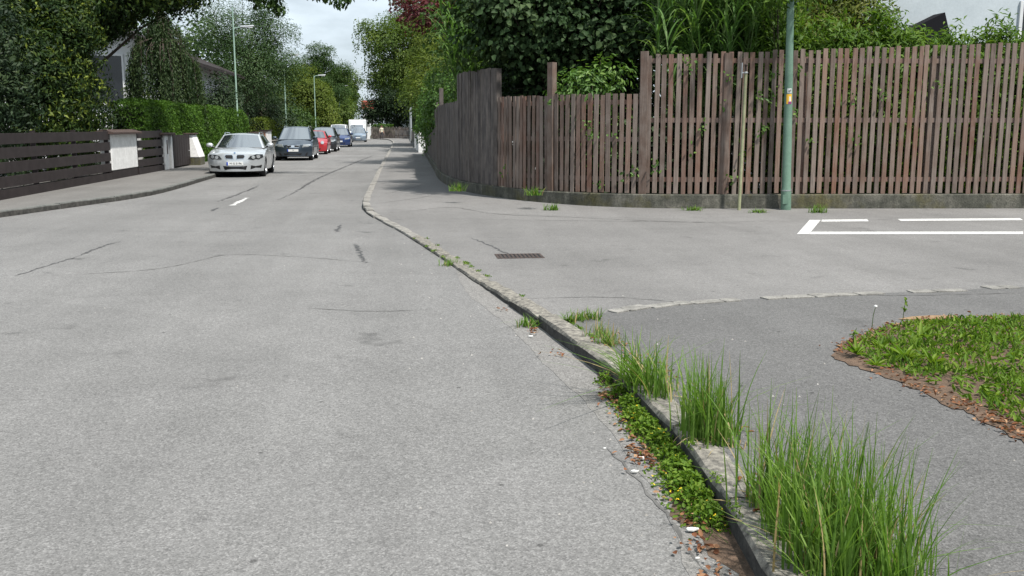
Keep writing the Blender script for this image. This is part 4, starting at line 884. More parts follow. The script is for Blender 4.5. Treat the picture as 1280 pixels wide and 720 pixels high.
def limbs(base, C, r0, n=14, parent=None, fork=.45, name='trunk', top=None, multi=1):
    mb = MB(); base = np.array(base, float); top = np.array(top if top is not None else C.mean(0))
    for m in range(multi):
        bs = base+([0, 0, 0] if multi == 1 else [*rng.uniform(-.25, .25, 2), 0]); tp = top+([0, 0, 0] if multi == 1 else [*rng.uniform(-.8, .8, 2), 0])
        mid = bs+(tp-bs)*.5+[*rng.uniform(-.12, .12, 2), 0]; pts = [bs, bs+(mid-bs)*.5+[*rng.uniform(-.05, .05, 2), 0], mid, tp]
        mb.tube(pts, [r0*1.25, r0, r0*.8, r0*.35], 8)
        for c in C[rng.choice(len(C), min(n, len(C)), replace=False)]:
            f = rng.uniform(fork, .95); s0 = bs+(tp-bs)*f; e = np.array(c); md = s0+(e-s0)*.5+[*rng.uniform(-.2, .2, 2), rng.uniform(0, .35)]
            rr = r0*.42*(1.1-f*.5); mb.tube([s0, md, e], [rr, rr*.6, rr*.18], 5, cap=False)
    return mb.build(name, M['bark'], parent, smooth=60)
def tree(name, label, base, blobs, ncl, per, cs, L, W, mat, r0=.14, cat='tree', group=None, nl=14, multi=1, fork=.45, **k):
    o = empty(name, base); tag(o, label, cat, group)
    b = np.array(blobs, float); b[:, :3] -= base
    cr, C = crown('crown', b, ncl, per, cs, L, W, M[mat], o, **k)
    limbs((0, 0, -.1), C, r0, nl, o, multi=multi, fork=fork); return o

# --- right: garden behind the fence
tree('hazel_shrub', 'big hazel shrub with dark round leaves over the low fence section', (3.6, 22.4, -.06), [(3.0, 22.2, 4.2, 1.7, 1.5, 1.3), (4.6, 21.9, 4.3, 1.5, 1.4, 1.4), (3.7, 22.8, 5.4, 2.4, 2.0, 1.7), (2.4, 23.2, 4.6, 1.0, 1.2, 1.1), (4.0, 22.9, 2.6, 1.5, 1.2, 1.4)],
     460, 50, .32, .125, .105, 'hazel', .09, 'shrub', None, 26, 4, big=True, up=1.0, rnd=.5, droop=.25, flat=.4, shell=.35)
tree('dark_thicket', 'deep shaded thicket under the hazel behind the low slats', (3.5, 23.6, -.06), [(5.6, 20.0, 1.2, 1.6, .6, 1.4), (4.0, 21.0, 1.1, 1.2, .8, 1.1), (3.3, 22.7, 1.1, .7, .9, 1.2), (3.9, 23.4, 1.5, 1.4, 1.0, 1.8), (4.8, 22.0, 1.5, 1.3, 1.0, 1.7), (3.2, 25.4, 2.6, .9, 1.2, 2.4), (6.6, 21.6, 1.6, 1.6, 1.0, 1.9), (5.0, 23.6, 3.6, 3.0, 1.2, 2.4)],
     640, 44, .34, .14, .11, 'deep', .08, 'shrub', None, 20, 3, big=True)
tree('glossy_shrub', 'light green glossy shrub spilling over the low slats', (4.15, 20.1, -.06), [(3.75, 19.75, 2.55, .55, .45, .42), (4.15, 19.6, 2.75, .42, .4, .40), (3.35, 20.1, 2.35, .4, .35, .3), (4.1, 20.0, 1.6, .5, .4, 1.2)],
     90, 26, .16, .12, .05, 'glossy', .03, 'shrub', None, 14, 3, big=True, droop=.2)
def reed_clump(name, label, base, n, z0, z1, spread, Lf=1.0, blade_w=.045, lean=(0, 0), mat='reed', seg=8, cat='grass', ns=60):
    """stems with long leaves that rise, arch over and hang"""
    o = empty(name, base); tag(o, label, cat); sx = rng.normal(size=(ns, 2))*spread*.5; sl = rng.normal(size=(ns, 2))*.25+np.array(lean); sh = rng.uniform(.75, 1.05, ns)*z1; mb = MB()
    for k in range(ns): mb.tube([(sx[k, 0], sx[k, 1], 0), (sx[k, 0]+sl[k, 0]*.4, sx[k, 1]+sl[k, 1]*.4, sh[k]*.6), (sx[k, 0]+sl[k, 0], sx[k, 1]+sl[k, 1], sh[k])], [.010, .008, .004], 5, cap=False)
    mb.build('stems', M[mat+'_stem'], o, smooth=60)
    i = rng.integers(0, ns, n); f = rng.uniform(z0/z1, 1.0, n); c = np.stack([sx[i, 0]+sl[i, 0]*f**1.6, sx[i, 1]+sl[i, 1]*f**1.6, sh[i]*f], 1)
    az = rng.uniform(0, 2*math.pi, n); L = Lf*rng.uniform(.55, 1.2, n); th0 = R(1)*rng.uniform(8, 35, n); th1 = R(1)*rng.uniform(95, 172, n); rows = []; p = c.copy(); hx, hy = np.cos(az), np.sin(az)
    for q in np.linspace(0, 1, seg+1):
        w = blade_w*(1-.93*q**2.0)*min(1, .5+q*2); s_ = np.stack([-hy, hx, 0*hx], 1)*w/2; rows += [p-s_, p+s_]
        th = th0+(th1-th0)*q**1.25; p = p+np.stack([hx*np.sin(th), hy*np.sin(th), np.cos(th)], 1)*(L/seg)[:, None]
    V = np.stack(rows, 1); k = V.shape[1]; b = np.arange(n)[:, None]*k
    F = np.concatenate([b+[2*q, 2*q+1, 2*q+3, 2*q+2] for q in range(seg)]); tn = np.clip(rng.normal(.5, .22, n), 0, 1)
    link('blades', np_mesh('blades', V.reshape(-1, 3), F, np.repeat(tn, k), smooth=True), M[mat], o); return o
M['reed_stem'] = plain('reed_stem', (.10, .14, .05), .6)
reed_clump('silver_grass', 'tall arching ornamental grass behind the high fence, middle right', (6.45, 20.3, -.06), 1900, 2.2, 4.9, .85, 1.25, .046, (0, -.2))
reed_clump('silver_grass', 'arching ornamental grass beside the lamp post top', (7.35, 20.4, -.06), 600, 2.2, 4.2, .7, 1.0, .044, (0, -.1), ns=30)
reed_clump('silver_grass', 'arching ornamental grass over the left corner of the fence', (2.05, 26.4, -.06), 560, 2.7, 4.6, .6, 1.1, .05, (-.45, -.5), ns=30)
def cypress_row(name, label, x0, x1, y, ztop, n, mat, L=.15, W=.05, zb=.5, per=26, cs=.17, thick=.55):
    o = empty(name, ((x0+x1)/2, y, -.06)); tag(o, label, 'hedge'); bl = []
    for x in np.arange(x0, x1, .55): hh = ztop+rng.uniform(-.28, .22); bl.append((x-(x0+x1)/2, rng.uniform(-.1, .1), (hh+zb)/2, .55, thick, (hh-zb)/2))
    cr, C = crown('foliage', bl, n, per, cs, L, W, M[mat], o, dirmode='up', up=.4, outw=.9, flat=.8, shell=.25)
    mb = MB()
    for x in np.arange(x0+.2, x1, .9): mb.tube([(x-(x0+x1)/2, 0, 0), (x-(x0+x1)/2, .05, ztop*.8)], [.05, .02], 6)
    mb.build('stems', M['bark'], o)
    MB().box((-(x1-x0)/2+.1, .05, 0), ((x1-x0)/2-.1, .3, ztop-.55)).build('twigs', M['core'], o); return o  # solid dark box added to block light coming through the hedge
cypress_row('cypress_hedge', 'bright green feathery cypress hedge above the right fence', 7.6, 19.8, 19.4, 3.85, 5000, 'cypress', .17, .045, 0.0)
tree('leafy_bush', 'green bush rising beside the top of the lamp post', (7.9, 20.6, -.06), [(7.8, 20.5, 4.0, .9, .7, 1.0), (8.2, 20.9, 3.2, .9, .7, 1.2), (7.5, 19.2, 4.5, .8, .9, .6), (7.3, 17.8, 4.25, .35, .4, .42), (7.25, 18.3, 4.7, .6, .7, .5)], 260, 26, .22, .13, .05, 'cypress', .04, 'bush', None, 8, 2, dirmode='up', up=.4)
tree('yellow_cypress', 'yellow-green cypress behind the hedge next to the grey house', (11.1, 23.2, -.06), [(10.6, 23.2, 3.6, 1.5, 1.0, 2.2), (10.9, 23.9, 4.2, .8, .9, 2.6), (9.3, 23.0, 3.0, 1.1, .8, 1.6)], 760, 26, .24, .15, .05, 'yellow', .07, 'tree', None, 12, dirmode='up', up=.5)
tree('green_shrub', 'dark green shrub between yellow cypress and grey house', (11.8, 23.6, -.06), [(11.7, 23.6, 3.2, .5, .8, 3.6)], 150, 26, .24, .12, .06, 'green', .05, 'shrub', None, 8)
tree('purple_tree', 'dark red leaved tree above the left end of the fence', (2.9, 44.5, -.06), [(1.7, 43, 7.1, 1.8, 2.0, 1.2), (1.0, 42, 6.6, .9, 1.2, .6), (3.4, 44.5, 8.2, 2.6, 2.4, 2.2)], 240, 40, .34, .14, .09, 'purple', .16, nl=18, big=True)
tree('maple_tree', 'large yellow-green maple leaning over the road from the right', (3.2, 84, -.06), [(1.2, 82, 8.6, 3.4, 3.6, 2.6), (-.8, 80, 6.6, 2.6, 3.0, 2.2), (2.2, 84, 11.0, 3.2, 3.2, 2.6), (-1.6, 79, 9.0, 1.8, 2.2, 1.5), (3.0, 78, 5.2, 2.4, 3, 2.6), (1.4, 76, 4.4, 1.7, 2.4, 1.6), (4.5, 82, 9, 3, 3.5, 3.5)],
     700, 100, .55, .16, .12, 'maple', .28, nl=30)
tree('street_tree', 'green tree standing behind the maple on the right', (3.4, 66, -.06), [(2.4, 63, 5.0, 1.9, 2.6, 2.2), (2.9, 66, 7.4, 2.2, 2.6, 2.2), (2.0, 60, 3.6, 1.2, 2.4, 1.6)], 420, 56, .4, .14, .10, 'lime', .18, nl=20)
tree('overgrown_bush', 'bright green climber hanging over the left end of the slat fence', (2.2, 38, -.06), [(1.7, 31, 2.7, .5, 1.6, .7), (1.45, 36, 2.5, .6, 2.6, 1.0), (1.35, 42, 2.5, .7, 3.4, 1.5), (2.0, 37, 3.4, .9, 3.5, 1.2), (1.4, 50, 2.0, .7, 5, 1.6)], 420, 34, .2, .12, .085, 'glossy', .06, 'bush', None, 18, 3)
tree('garden_tree', 'leafy green tree behind the ornamental grass and cypress hedge', (9.2, 28, -.06), [(6.4, 27, 5.2, 2.4, 1.8, 2.8), (9.4, 27.5, 4.6, 2.2, 1.6, 2.6), (7.8, 29, 8.2, 3.6, 2.4, 2.2), (12.0, 31, 4.6, 1.8, 1.6, 2.2)], 620, 36, .4, .16, .10, 'green', .2, nl=22)
tree('dark_tree', 'dark green tree behind the left corner of the fence', (4.0, 33, -.06), [(3.6, 32, 4.6, 2.2, 2.6, 2.6), (3.2, 36, 5.6, 2.2, 2.6, 2.4), (5.5, 29, 5.0, 2.4, 2.2, 2.8)], 330, 40, .42, .17, .13, 'green', .16, nl=18, big=True)
tree('dark_tree', 'dark tree shading the end of the street above the picket fence', (1.4, 136, -.06), [(1.6, 134, 5.5, 4.2, 3, 3.0), (-1.2, 137, 6.8, 3.2, 3, 2.6), (4.5, 134, 5, 3.5, 3, 4.2), (2.6, 126, 3.4, 1.5, 5, 2.2), (-3.4, 138, 4.0, 2.4, 2.5, 1.8), (-.6, 136, 3.2, 2.2, 1.5, 1.2)], 760, 56, .6, .24, .18, 'deep', .3, nl=24)
tree('far_tree', 'tall green tree at the far end, right of the red roof', (4, 150, -.06), [(5, 148, 9, 6, 4, 5), (8.5, 146, 5.5, 5, 4, 5)], 260, 44, 1.0, .42, .3, 'green', .35, nl=14)

# --- left: gardens behind the board fence
def conifer(name, label, base, blobs, n, mat, per=26, cs=.24, L=.15, W=.055, cat='conifer', r0=.1, **k):
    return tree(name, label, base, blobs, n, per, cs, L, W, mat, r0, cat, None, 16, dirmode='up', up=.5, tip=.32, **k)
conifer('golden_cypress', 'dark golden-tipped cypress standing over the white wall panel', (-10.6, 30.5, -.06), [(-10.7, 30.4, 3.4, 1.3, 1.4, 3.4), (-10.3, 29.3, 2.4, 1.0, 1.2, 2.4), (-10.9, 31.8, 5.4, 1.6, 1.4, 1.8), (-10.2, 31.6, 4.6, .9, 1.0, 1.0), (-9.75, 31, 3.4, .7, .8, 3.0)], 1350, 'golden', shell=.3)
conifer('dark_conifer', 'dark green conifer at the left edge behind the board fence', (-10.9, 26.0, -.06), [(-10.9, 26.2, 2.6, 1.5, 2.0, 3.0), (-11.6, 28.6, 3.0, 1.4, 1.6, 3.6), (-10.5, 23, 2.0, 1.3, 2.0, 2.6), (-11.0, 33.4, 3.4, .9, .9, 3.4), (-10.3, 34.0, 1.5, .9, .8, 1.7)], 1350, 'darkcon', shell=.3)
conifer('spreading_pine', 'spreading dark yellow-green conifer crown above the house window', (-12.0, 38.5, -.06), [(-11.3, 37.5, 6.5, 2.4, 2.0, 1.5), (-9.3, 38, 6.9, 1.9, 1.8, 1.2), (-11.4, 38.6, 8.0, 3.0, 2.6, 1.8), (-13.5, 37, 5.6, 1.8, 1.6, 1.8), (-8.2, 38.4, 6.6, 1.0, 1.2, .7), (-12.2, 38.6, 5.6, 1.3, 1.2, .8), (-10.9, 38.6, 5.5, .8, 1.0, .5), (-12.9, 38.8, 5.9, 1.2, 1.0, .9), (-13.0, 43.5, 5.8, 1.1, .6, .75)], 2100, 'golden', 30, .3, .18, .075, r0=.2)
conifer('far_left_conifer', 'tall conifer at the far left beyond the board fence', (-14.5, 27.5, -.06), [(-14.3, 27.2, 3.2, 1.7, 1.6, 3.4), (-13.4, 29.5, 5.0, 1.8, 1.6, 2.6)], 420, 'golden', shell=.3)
def weeping(name, label, base, Hh, rad, n, mat):
    o = empty(name, base); tag(o, label, 'tree'); P = []; D = []; mb = MB()
    mb.tube([(0, 0, -.1), (.1, .05, Hh*.5), (0, 0, Hh*.93)], [.11, .09, .04], 8)
    cur = [(rng.uniform(0, 2*math.pi), rad*rng.random()**.45, rng.uniform(.35, 1.0), rng.normal(.45, .2)) for _ in range(58)]; TN = []
    for i in range(n):
        ca, cr_, cl, ctn = cur[i % 58]; a = ca+rng.normal(0, .09); rr = cr_+rng.normal(0, .09); z0 = Hh*(1-.28*(rr/rad)**2)+rng.normal(0, .12); Lg = (Hh*.9)*cl*rng.uniform(.7, 1.0)*(1 if rr > .4*rad else .6); m = int(Lg/.06)
        q = np.linspace(0, 1, m); ox = rr*(1+.18*np.sin(q*2))*math.cos(a)+rng.normal(0, .05, m); oy = rr*(1+.18*np.sin(q*2))*math.sin(a)+rng.normal(0, .05, m); z = z0-Lg*q
        k = z > .6; P.append(np.stack([ox, oy, z], 1)[k]); TN.append(np.full(int(k.sum()), ctn))
        if i % 6 == 0: mb.tube([(0, 0, Hh*.8), (rr*.5*math.cos(a), rr*.5*math.sin(a), max(z0+.15, Hh*.85)), (rr*math.cos(a), rr*math.sin(a), z0), (rr*1.1*math.cos(a), rr*1.1*math.sin(a), z0-Lg*.6)], [.04, .025, .012, .005], 5, cap=False)
    P = np.concatenate(P); nn = len(P); D = unit(np.array([0, 0, -1])+rng.normal(size=(nn, 3))*.5); Nn = unit(P*[1, 1, 0]+[0, 0, .8]+rng.normal(size=(nn, 3))*.8)
    st = np.clip(np.concatenate(TN)+rng.normal(0, .15, nn), 0, 1)
    link('crown', leaf_mesh('crown', P, D, Nn, .13*rng.uniform(.7, 1.3, nn), .05, st), M[mat], o); mb.build('trunk', M['bark'], o, smooth=60); return o
weeping('weeping_tree', 'small dark weeping tree behind the trimmed hedge', (-10.35, 44.5, -.06), 6.4, 1.42, 560, 'weep')
tree('silver_tree', 'tall airy silver-leaved tree against the sky', (-10.4, 66, -.06), [(-10.2, 66, 7.6, 2.6, 2.6, 2.4), (-8.4, 66, 7.0, 1.9, 2.2, 2.0), (-11.8, 66, 8.2, 1.8, 2.0, 2.0), (-9.6, 65, 5.2, 2.6, 2.4, 1.8), (-7.6, 65.5, 5.4, 1.3, 1.6, 1.3), (-8.7, 66, 9.0, 1.2, 1.4, 1.4), (-11.3, 66, 5.6, 1.6, 1.6, 1.6)], 330, 120, .46, .13, .055, 'willow', .16, nl=40, shell=.5, flat=.8)
tree('dark_bush', 'dark bushes under the silvery tree beyond the hedge', (-10.3, 71, -.06), [(-10.4, 70, 2.6, 2.6, 2.6, 2.6), (-8.9, 74, 2.4, 1.4, 3.4, 2.2), (-11, 76, 3.6, 2.2, 3, 2.6)], 330, 40, .38, .17, .11, 'deep', .1, 'bush', None, 14, 3)
tree('green_shrub', 'light green shrub between the house window and the weeping tree', (-12.3, 47, -.06), [(-12.25, 47, 2.6, .42, .5, 2.3), (-11.7, 47.2, 2.4, .5, .5, 2.0)], 70, 30, .2, .12, .08, 'lime', .05, 'shrub', None, 6, 2)
tree('laurel_bush', 'dark green bush under the eave of the white house', (-10.1, 49.2, -.06), [(-10.0, 49, 2.9, 1.0, .8, 1.6), (-9.4, 52.2, 3.0, .9, 1.4, 1.6), (-9.9, 55.5, 3.0, 1.0, 1.6, 1.9), (-9.7, 58.5, 3.2, 1.0, 1.6, 2.0)], 260, 34, .26, .13, .08, 'deep', .06, 'bush', None, 10, 2)
tree('spruce_like_tree', 'pointed dark green tree behind the distant lamp', (-9.4, 116, -.06), [(-9.2, 115, 7.0, 2.6, 2.4, 2.6), (-9.2, 115, 9.6, 1.6, 1.6, 2.0), (-7.4, 114, 6.0, 1.8, 2, 1.6), (-10.8, 115, 8.2, 1.6, 1.6, 1.6), (-6.6, 114, 8.0, .9, 1, 1.0)], 480, 56, .4, .2, .08, 'green', .2, nl=20, dirmode='up')
tree('bushy_tree', 'rounded yellow-green tree behind the street lamp and red car', (-9.6, 97.5, -.06), [(-9.3, 97, 5.6, 2.0, 2.0, 2.0), (-8.2, 97, 4.0, 1.6, 2.0, 2.2), (-10.6, 97, 4.4, 1.9, 2.0, 2.4), (-7.2, 96, 3.0, 1.0, 1.6, 1.8), (-11.6, 95, 3.2, 1.6, 1.8, 2.2)], 520, 60, .38, .16, .11, 'lime', .15, nl=16)
tree('garden_tree', 'green tree between the bushy tree and the white box van', (-9.3, 128, -.06), [(-8.8, 126, 5.6, 2.2, 2.4, 2.8), (-7.4, 124, 3.6, 1.4, 2.2, 2.4), (-7.6, 132, 7.2, 2.4, 2.4, 2.4)], 360, 60, .45, .2, .14, 'maple', .16, nl=12)
tree('bright_bush', 'small bright green bush behind the dark minivan', (-8.9, 76.5, .1), [(-8.75, 76, 1.55, .6, .8, .55)], 60, 30, .18, .12, .07, 'lime', .04, 'bush', None, 6)
tree('shade_bush', 'dark green bushes behind the low walls beside the blue car', (-9.8, 88, -.06), [(-9.4, 84, 1.8, 1.2, 4, 1.9), (-9.2, 92, 1.8, 1.2, 4, 1.8), (-9.2, 106, 2.2, 1.4, 7, 2.2)], 300, 36, .36, .2, .13, 'green', .08, 'bush', None, 14, 3)
tree('far_left_tree', 'tall green tree filling the gap at the left end of the street', (-14, 140, -.06), [(-13, 140, 6.5, 4, 3, 4.0), (-18, 138, 7, 4, 3, 5), (-10, 148, 7.0, 3, 3, 3.2)], 300, 42, .85, .4, .28, 'green', .3, nl=14)
tree('far_end_tree', 'green tree left of the distant red roof', (-8.6, 160, -.06), [(-8.4, 160, 5.4, 1.7, 2, 4.4), (-10.2, 158, 6.5, 2.0, 2, 4.5)], 200, 50, .6, .28, .2, 'maple', .2, nl=10)
tree('back_tree', 'broad tree in the garden behind the white house', (-17, 78, -.06), [(-16, 76, 6, 3.5, 3, 4), (-20, 72, 7, 4, 3, 4), (-14, 90, 6, 3, 3, 4)], 280, 42, .7, .32, .22, 'green', .3, nl=14)
# overhanging branch tree: its crown is above the frame, low twigs dip into view
oh = tree('overhanging_tree', 'tall tree whose leafy twigs hang over the road at the top', (-14.6, 32.5, -.06), [(-11.0, 34, 10.2, 3.4, 2.6, 1.8), (-6.4, 33, 9.0, 3.4, 2.0, 1.2), (-3.2, 33, 7.9, 1.8, 1.4, .7)],
     300, 34, .36, .14, .09, 'green', .24, nl=26, fork=.85, big=True, droop=.25)
tb = np.array([(-4.85, 33, 6.05, .30, .4, .28), (-4.55, 33, 5.80, .26, .3, .26), (-4.15, 33, 5.75, .26, .3, .30), (-3.95, 33, 5.45, .16, .2, .2), (-3.7, 33, 6.1, .3, .3, .16), (-2.8, 33, 6.05, .28, .3, .14), (-2.35, 33, 5.9, .26, .3, .14), (-2.0, 33, 5.72, .2, .2, .14), (-1.75, 33, 5.85, .16, .2, .1), (-.95, 33, 6.0, .2, .2, .08)]); tb[:, :3] -= (-14.6, 32.5, -.06)
tw, TC = crown('twigs', tb, 120, 9, .09, .13, .085, M['green'], oh, big=True, droop=.3, dirmode='down')
mb = MB()
for c in TC[::2]: mb.tube([(c[0]-.3, c[1], 8.2), (c[0]-.15, c[1], (8.0+c[2])/2), tuple(c)], [.018, .010, .004], 5, cap=False)
mb.build('hanging_stems', M['bark'], tw)

def hedge_box(name, label, x0, x1, y0, y1, z1, dens, L, mat='hedge', wob=.1, z0=.0):
    o = empty(name, ((x0+x1)/2, y0, 0)); tag(o, label, 'hedge'); cx = (x0+x1)/2; P = []; Nn = []
    def zt(y): return z1+wob*np.sin(y*.7)+.05*np.sin(y*2.3+1)-.25*np.clip((y-(y1-2.2))/2.2, 0, 1)**2
    def face(n, gen): q = gen(n); P.append(q[0]); Nn.append(q[1])
    Ly, Lx, Lz = y1-y0, x1-x0, z1-z0
    def sidef(xs, nx): return lambda n: (lambda y, q: (np.stack([xs+rng.normal(0, .03, n)-nx*.16*np.clip((q-.82)/.18, 0, 1)**2+.05*np.sin(y*1.3+q*4), y, z0+q*(zt(y)-z0)], 1), np.tile([nx, 0, .25], (n, 1))))(rng.uniform(y0, y1, n), rng.random(n))
    face(int(Ly*Lz*dens), sidef(x1, 1)); face(int(Ly*Lz*dens*.3), sidef(x0, -1))
    n = int(Ly*Lx*dens); y = rng.uniform(y0, y1, n); x = rng.uniform(x0, x1, n); P.append(np.stack([x, y, zt(y)+rng.normal(0, .03, n)-.10*(2*np.abs(x-cx)/Lx)**4], 1)); Nn.append(np.tile([0, 0, 1.], (n, 1)))
    for yy, ny in ((y0, -1), (y1, 1)):
        n = int(Lx*Lz*dens); x = rng.uniform(x0, x1, n); q = rng.random(n); P.append(np.stack([x, yy+rng.normal(0, .05, n)-ny*.12*(2*np.abs(x-cx)/Lx)**4, z0+q*(zt(np.full(n, yy))-z0)], 1)); Nn.append(np.tile([0, ny, .25], (n, 1)))
    P = np.concatenate(P); Nn = np.concatenate(Nn); n = len(P)
    lump = np.sin(P[:, 1]*3.1+P[:, 2]*2.2)*np.sin(P[:, 2]*4.3+P[:, 1]*1.7); P = P+Nn*lump[:, None]*.035
    Nn = unit(Nn+rng.normal(size=(n, 3))*.65); D = unit(rng.normal(size=(n, 3))+[0, 0, .5]); D = D-Nn*(D*Nn).sum(1, keepdims=True)*.8
    t = np.clip(rng.normal(.45, .25, n)+.1*lump, 0, 1)
    link('foliage', leaf_mesh('foliage', P-[cx, y0, 0], D, Nn, L*rng.uniform(.7, 1.3, n), L*.6, t), M[mat], o)
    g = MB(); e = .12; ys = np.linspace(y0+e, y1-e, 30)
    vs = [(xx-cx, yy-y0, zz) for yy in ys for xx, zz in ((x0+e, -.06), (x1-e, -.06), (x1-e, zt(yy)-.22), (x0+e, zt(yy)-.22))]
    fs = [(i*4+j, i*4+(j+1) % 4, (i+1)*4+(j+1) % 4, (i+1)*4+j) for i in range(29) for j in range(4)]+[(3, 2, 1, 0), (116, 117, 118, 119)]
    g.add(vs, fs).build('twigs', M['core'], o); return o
hedge_box('trimmed_hedge', 'long trimmed bright green hedge behind the white pillars', -9.9, -8.72, 34.3, 56.5, 2.5, 700, .085, wob=.03)
hedge_box('trimmed_hedge', 'lower olive hedge farther along the left pavement', -9.6, -8.7, 63.2, 79, 2.05, 330, .11, 'lime')
hedge_box('clipped_hedge', 'small bright hedge on top of the far dark fence', -4.0, -1.2, 131.4, 132.4, 1.95, 200, .16, 'hedge', .03)

# ------------------------------------------------------------------ foreground weeds, grass and litter
def blades(name, centres, n, Hh, spread, w, mats, lean=(0, 0), seg=5, dry=.06):
    """grass tuft: many thin curved blades; centres = list of (x, y, z, weight)"""
    c = np.array(centres, float); i = rng.choice(len(c), n, p=c[:, 3]/c[:, 3].sum()); base = c[i, :3]+np.stack([*rng.normal(size=(2, n))*.045, np.zeros(n)], 0).T
    az = rng.uniform(0, 2*math.pi, n); ht = Hh*rng.beta(2.2, 1.6, n)*1.15+.04; rch = np.abs(rng.normal(0, 1, n))*spread*ht/Hh; bend = rng.uniform(1.3, 2.4, n); rows = []; vz = rng.random(n) < .1
    rch = np.where(vz, rch*2.2, rch); ht = np.where(vz, ht*.75, ht)
    for q in np.linspace(0, 1, seg+1):
        rad = rch*q**bend; cc = base+np.stack([np.cos(az)*rad+lean[0]*q*q*ht, np.sin(az)*rad+lean[1]*q*q*ht, ht*q*(1-.18*q*rch/np.maximum(ht, .01))], 1)
        ww = w*(1-.92*q**1.8); tw = az+math.pi/2; s_ = np.stack([np.cos(tw), np.sin(tw), 0*tw], 1)*ww/2; rows += [cc-s_, cc+s_]
    V = np.stack(rows, 1); k = V.shape[1]; b = np.arange(n)[:, None]*k; F = np.concatenate([b+[2*j, 2*j+1, 2*j+3, 2*j+2] for j in range(seg)])
    mi = np.tile((rng.random(n) < dry).astype(int), seg); tn = np.clip(rng.normal(.5, .22, n), 0, 1)
    me = np_mesh(name, V.reshape(-1, 3), F, np.repeat(tn, k), smooth=True, matidx=mi)
    for m in mats: me.materials.append(m)
    return me
def tuft(label, centres, n, Hh, spread, w, lean=(0, 0), dry=.06, name='grass_tuft'):
    o = link(name, blades(name, centres, n, Hh, spread, w, [M['grass'], M['drygrass']], lean, dry=dry)); tag(o, label, 'grass', 'grass tufts along the kerb'); return o
hv = np.vectorize(h)
def on(x, y): return h(y)
def kx(y): return float(np.interp(y, [p[1] for p in kr.p], [p[0] for p in kr.p]))
T1 = [(kx(y)+dx, y, on(0, y)-.01, wt) for y, dx, wt in ((5.66, .02, .8), (5.5, .07, 1.2), (5.36, .06, 1.2), (5.22, .09, 1), (5.4, .15, .6))]
tuft('tall grass tuft on the kerb, farthest of the three big tufts', T1, 200, .30, .16, .010, dry=.05)
tuft('drooping grass blades leaning over the kerb edge to the road', [(kx(5.55)+.03, 5.52, .08, 1)], 50, .32, .18, .011, (-.95, -.25))
T2 = [(kx(y)+dx, y, on(0, y)-.01, wt) for y, dx, wt in ((4.64, .09, .8), (4.56, .14, 1.2), (4.48, .10, 1.2), (4.4, .15, 1), (4.54, .21, .8))]
tuft('dense upright grass tuft in the middle of the kerb row', T2, 340, .40, .14, .009, dry=.04)
T3 = [(kx(y)+dx, y, on(0, y)-.01, wt) for y, dx, wt in ((3.62, .12, .9), (3.5, .2, 1.2), (3.42, .3, .7), (3.3, .14, 1.2), (3.2, .28, .9), (3.22, .36, .8), (3.05, .14, 1.1), (3.0, .30, 1), (2.95, .38, .9), (2.85, .18, 1), (2.75, .32, 1), (3.12, .40, .5))]
tuft('largest grass clump at the bottom right, tall blades', T3, 900, .48, .20, .0085, dry=.06)
straw = []
for c_, k_ in ((T1, 40), (T2, 40), (T3, 110)):
    for q_ in range(k_): a_ = c_[rng.integers(len(c_))]; straw.append((a_[0]+rng.normal(0, .07), a_[1]+rng.normal(0, .09), a_[2]+.015+rng.uniform(0, .03)))
straw = np.array(straw); n = len(straw)
so = link('dead_straw', leaf_mesh('dead_straw', straw, rng.normal(size=(n, 3))*[1, 1, .2], unit(rng.normal(size=(n, 3))*.4+[0, 0, 1]), rng.uniform(.05, .16, n), .006, rng.random(n)), M['drygrass']); tag(so, 'matted dry straw at the foot of the kerb grass', 'straw', kind='stuff')
tuft('wispy low grass at the right end of the largest clump', [(kx(3)+.48, 3.12, on(0, 3), 1), (kx(3)+.5, 2.92, on(0, 3), 1), (kx(3)+.42, 3.35, on(0, 3), .6)], 80, .26, .10, .006)
tuft('short yellowish grass beside the farthest kerb tuft', [(kx(6.6)+.2, 6.65, on(0, 6.6), 1), (kx(6.8)+.22, 6.95, on(0, 7), .7)], 150, .10, .07, .008, dry=.3)
tuft('small weed tuft where the stone row meets the kerb', [(kx(7.6)+.25, 7.62, on(0, 7.6), 1), (kx(7.6)+.38, 7.66, on(0, 7.6), 1)], 110, .07, .07, .010, dry=.2)
for (u, v, lab) in ((655, 408, 'tiny grass sprout at the kerb foot near the stone row'), (560, 332, 'tiny grass sprout at the kerb foot in the middle of the junction')):
    gx, gy = ground(u, v); tuft(lab, [(gx, gy, 0, 1), (gx+.06, gy-.03, 0, .7)], 60, .07, .06, .010)
for (u, v, hh, lab) in ((572, 237, .16, 'weed growing on the plinth top below the grey boards'), (668, 242, .16, 'weed clump on the plinth under the tall middle post'), (690, 263, .12, 'weed at the foot of the plinth left of the poles'), (866, 263, .07, 'low weed at the plinth foot left of the thin pole'), (948, 265, .06, 'low weed between the thin pole and the lamp post'), (1022, 265, .16, 'weed with spiky leaves right of the lamp post foot')):
    gx, gy = ground(u, v, .05); zz = .333 if v < 250 else h(gy)
    if zz > .3: gx, gy = ground(u, v+2, .333)
    gy -= .04; tuft(lab, [(gx, gy, zz, 1), (gx+.06, gy, zz, .7), (gx-.1, gy, zz, .5)], 70, hh, .12, .016, name='weed')
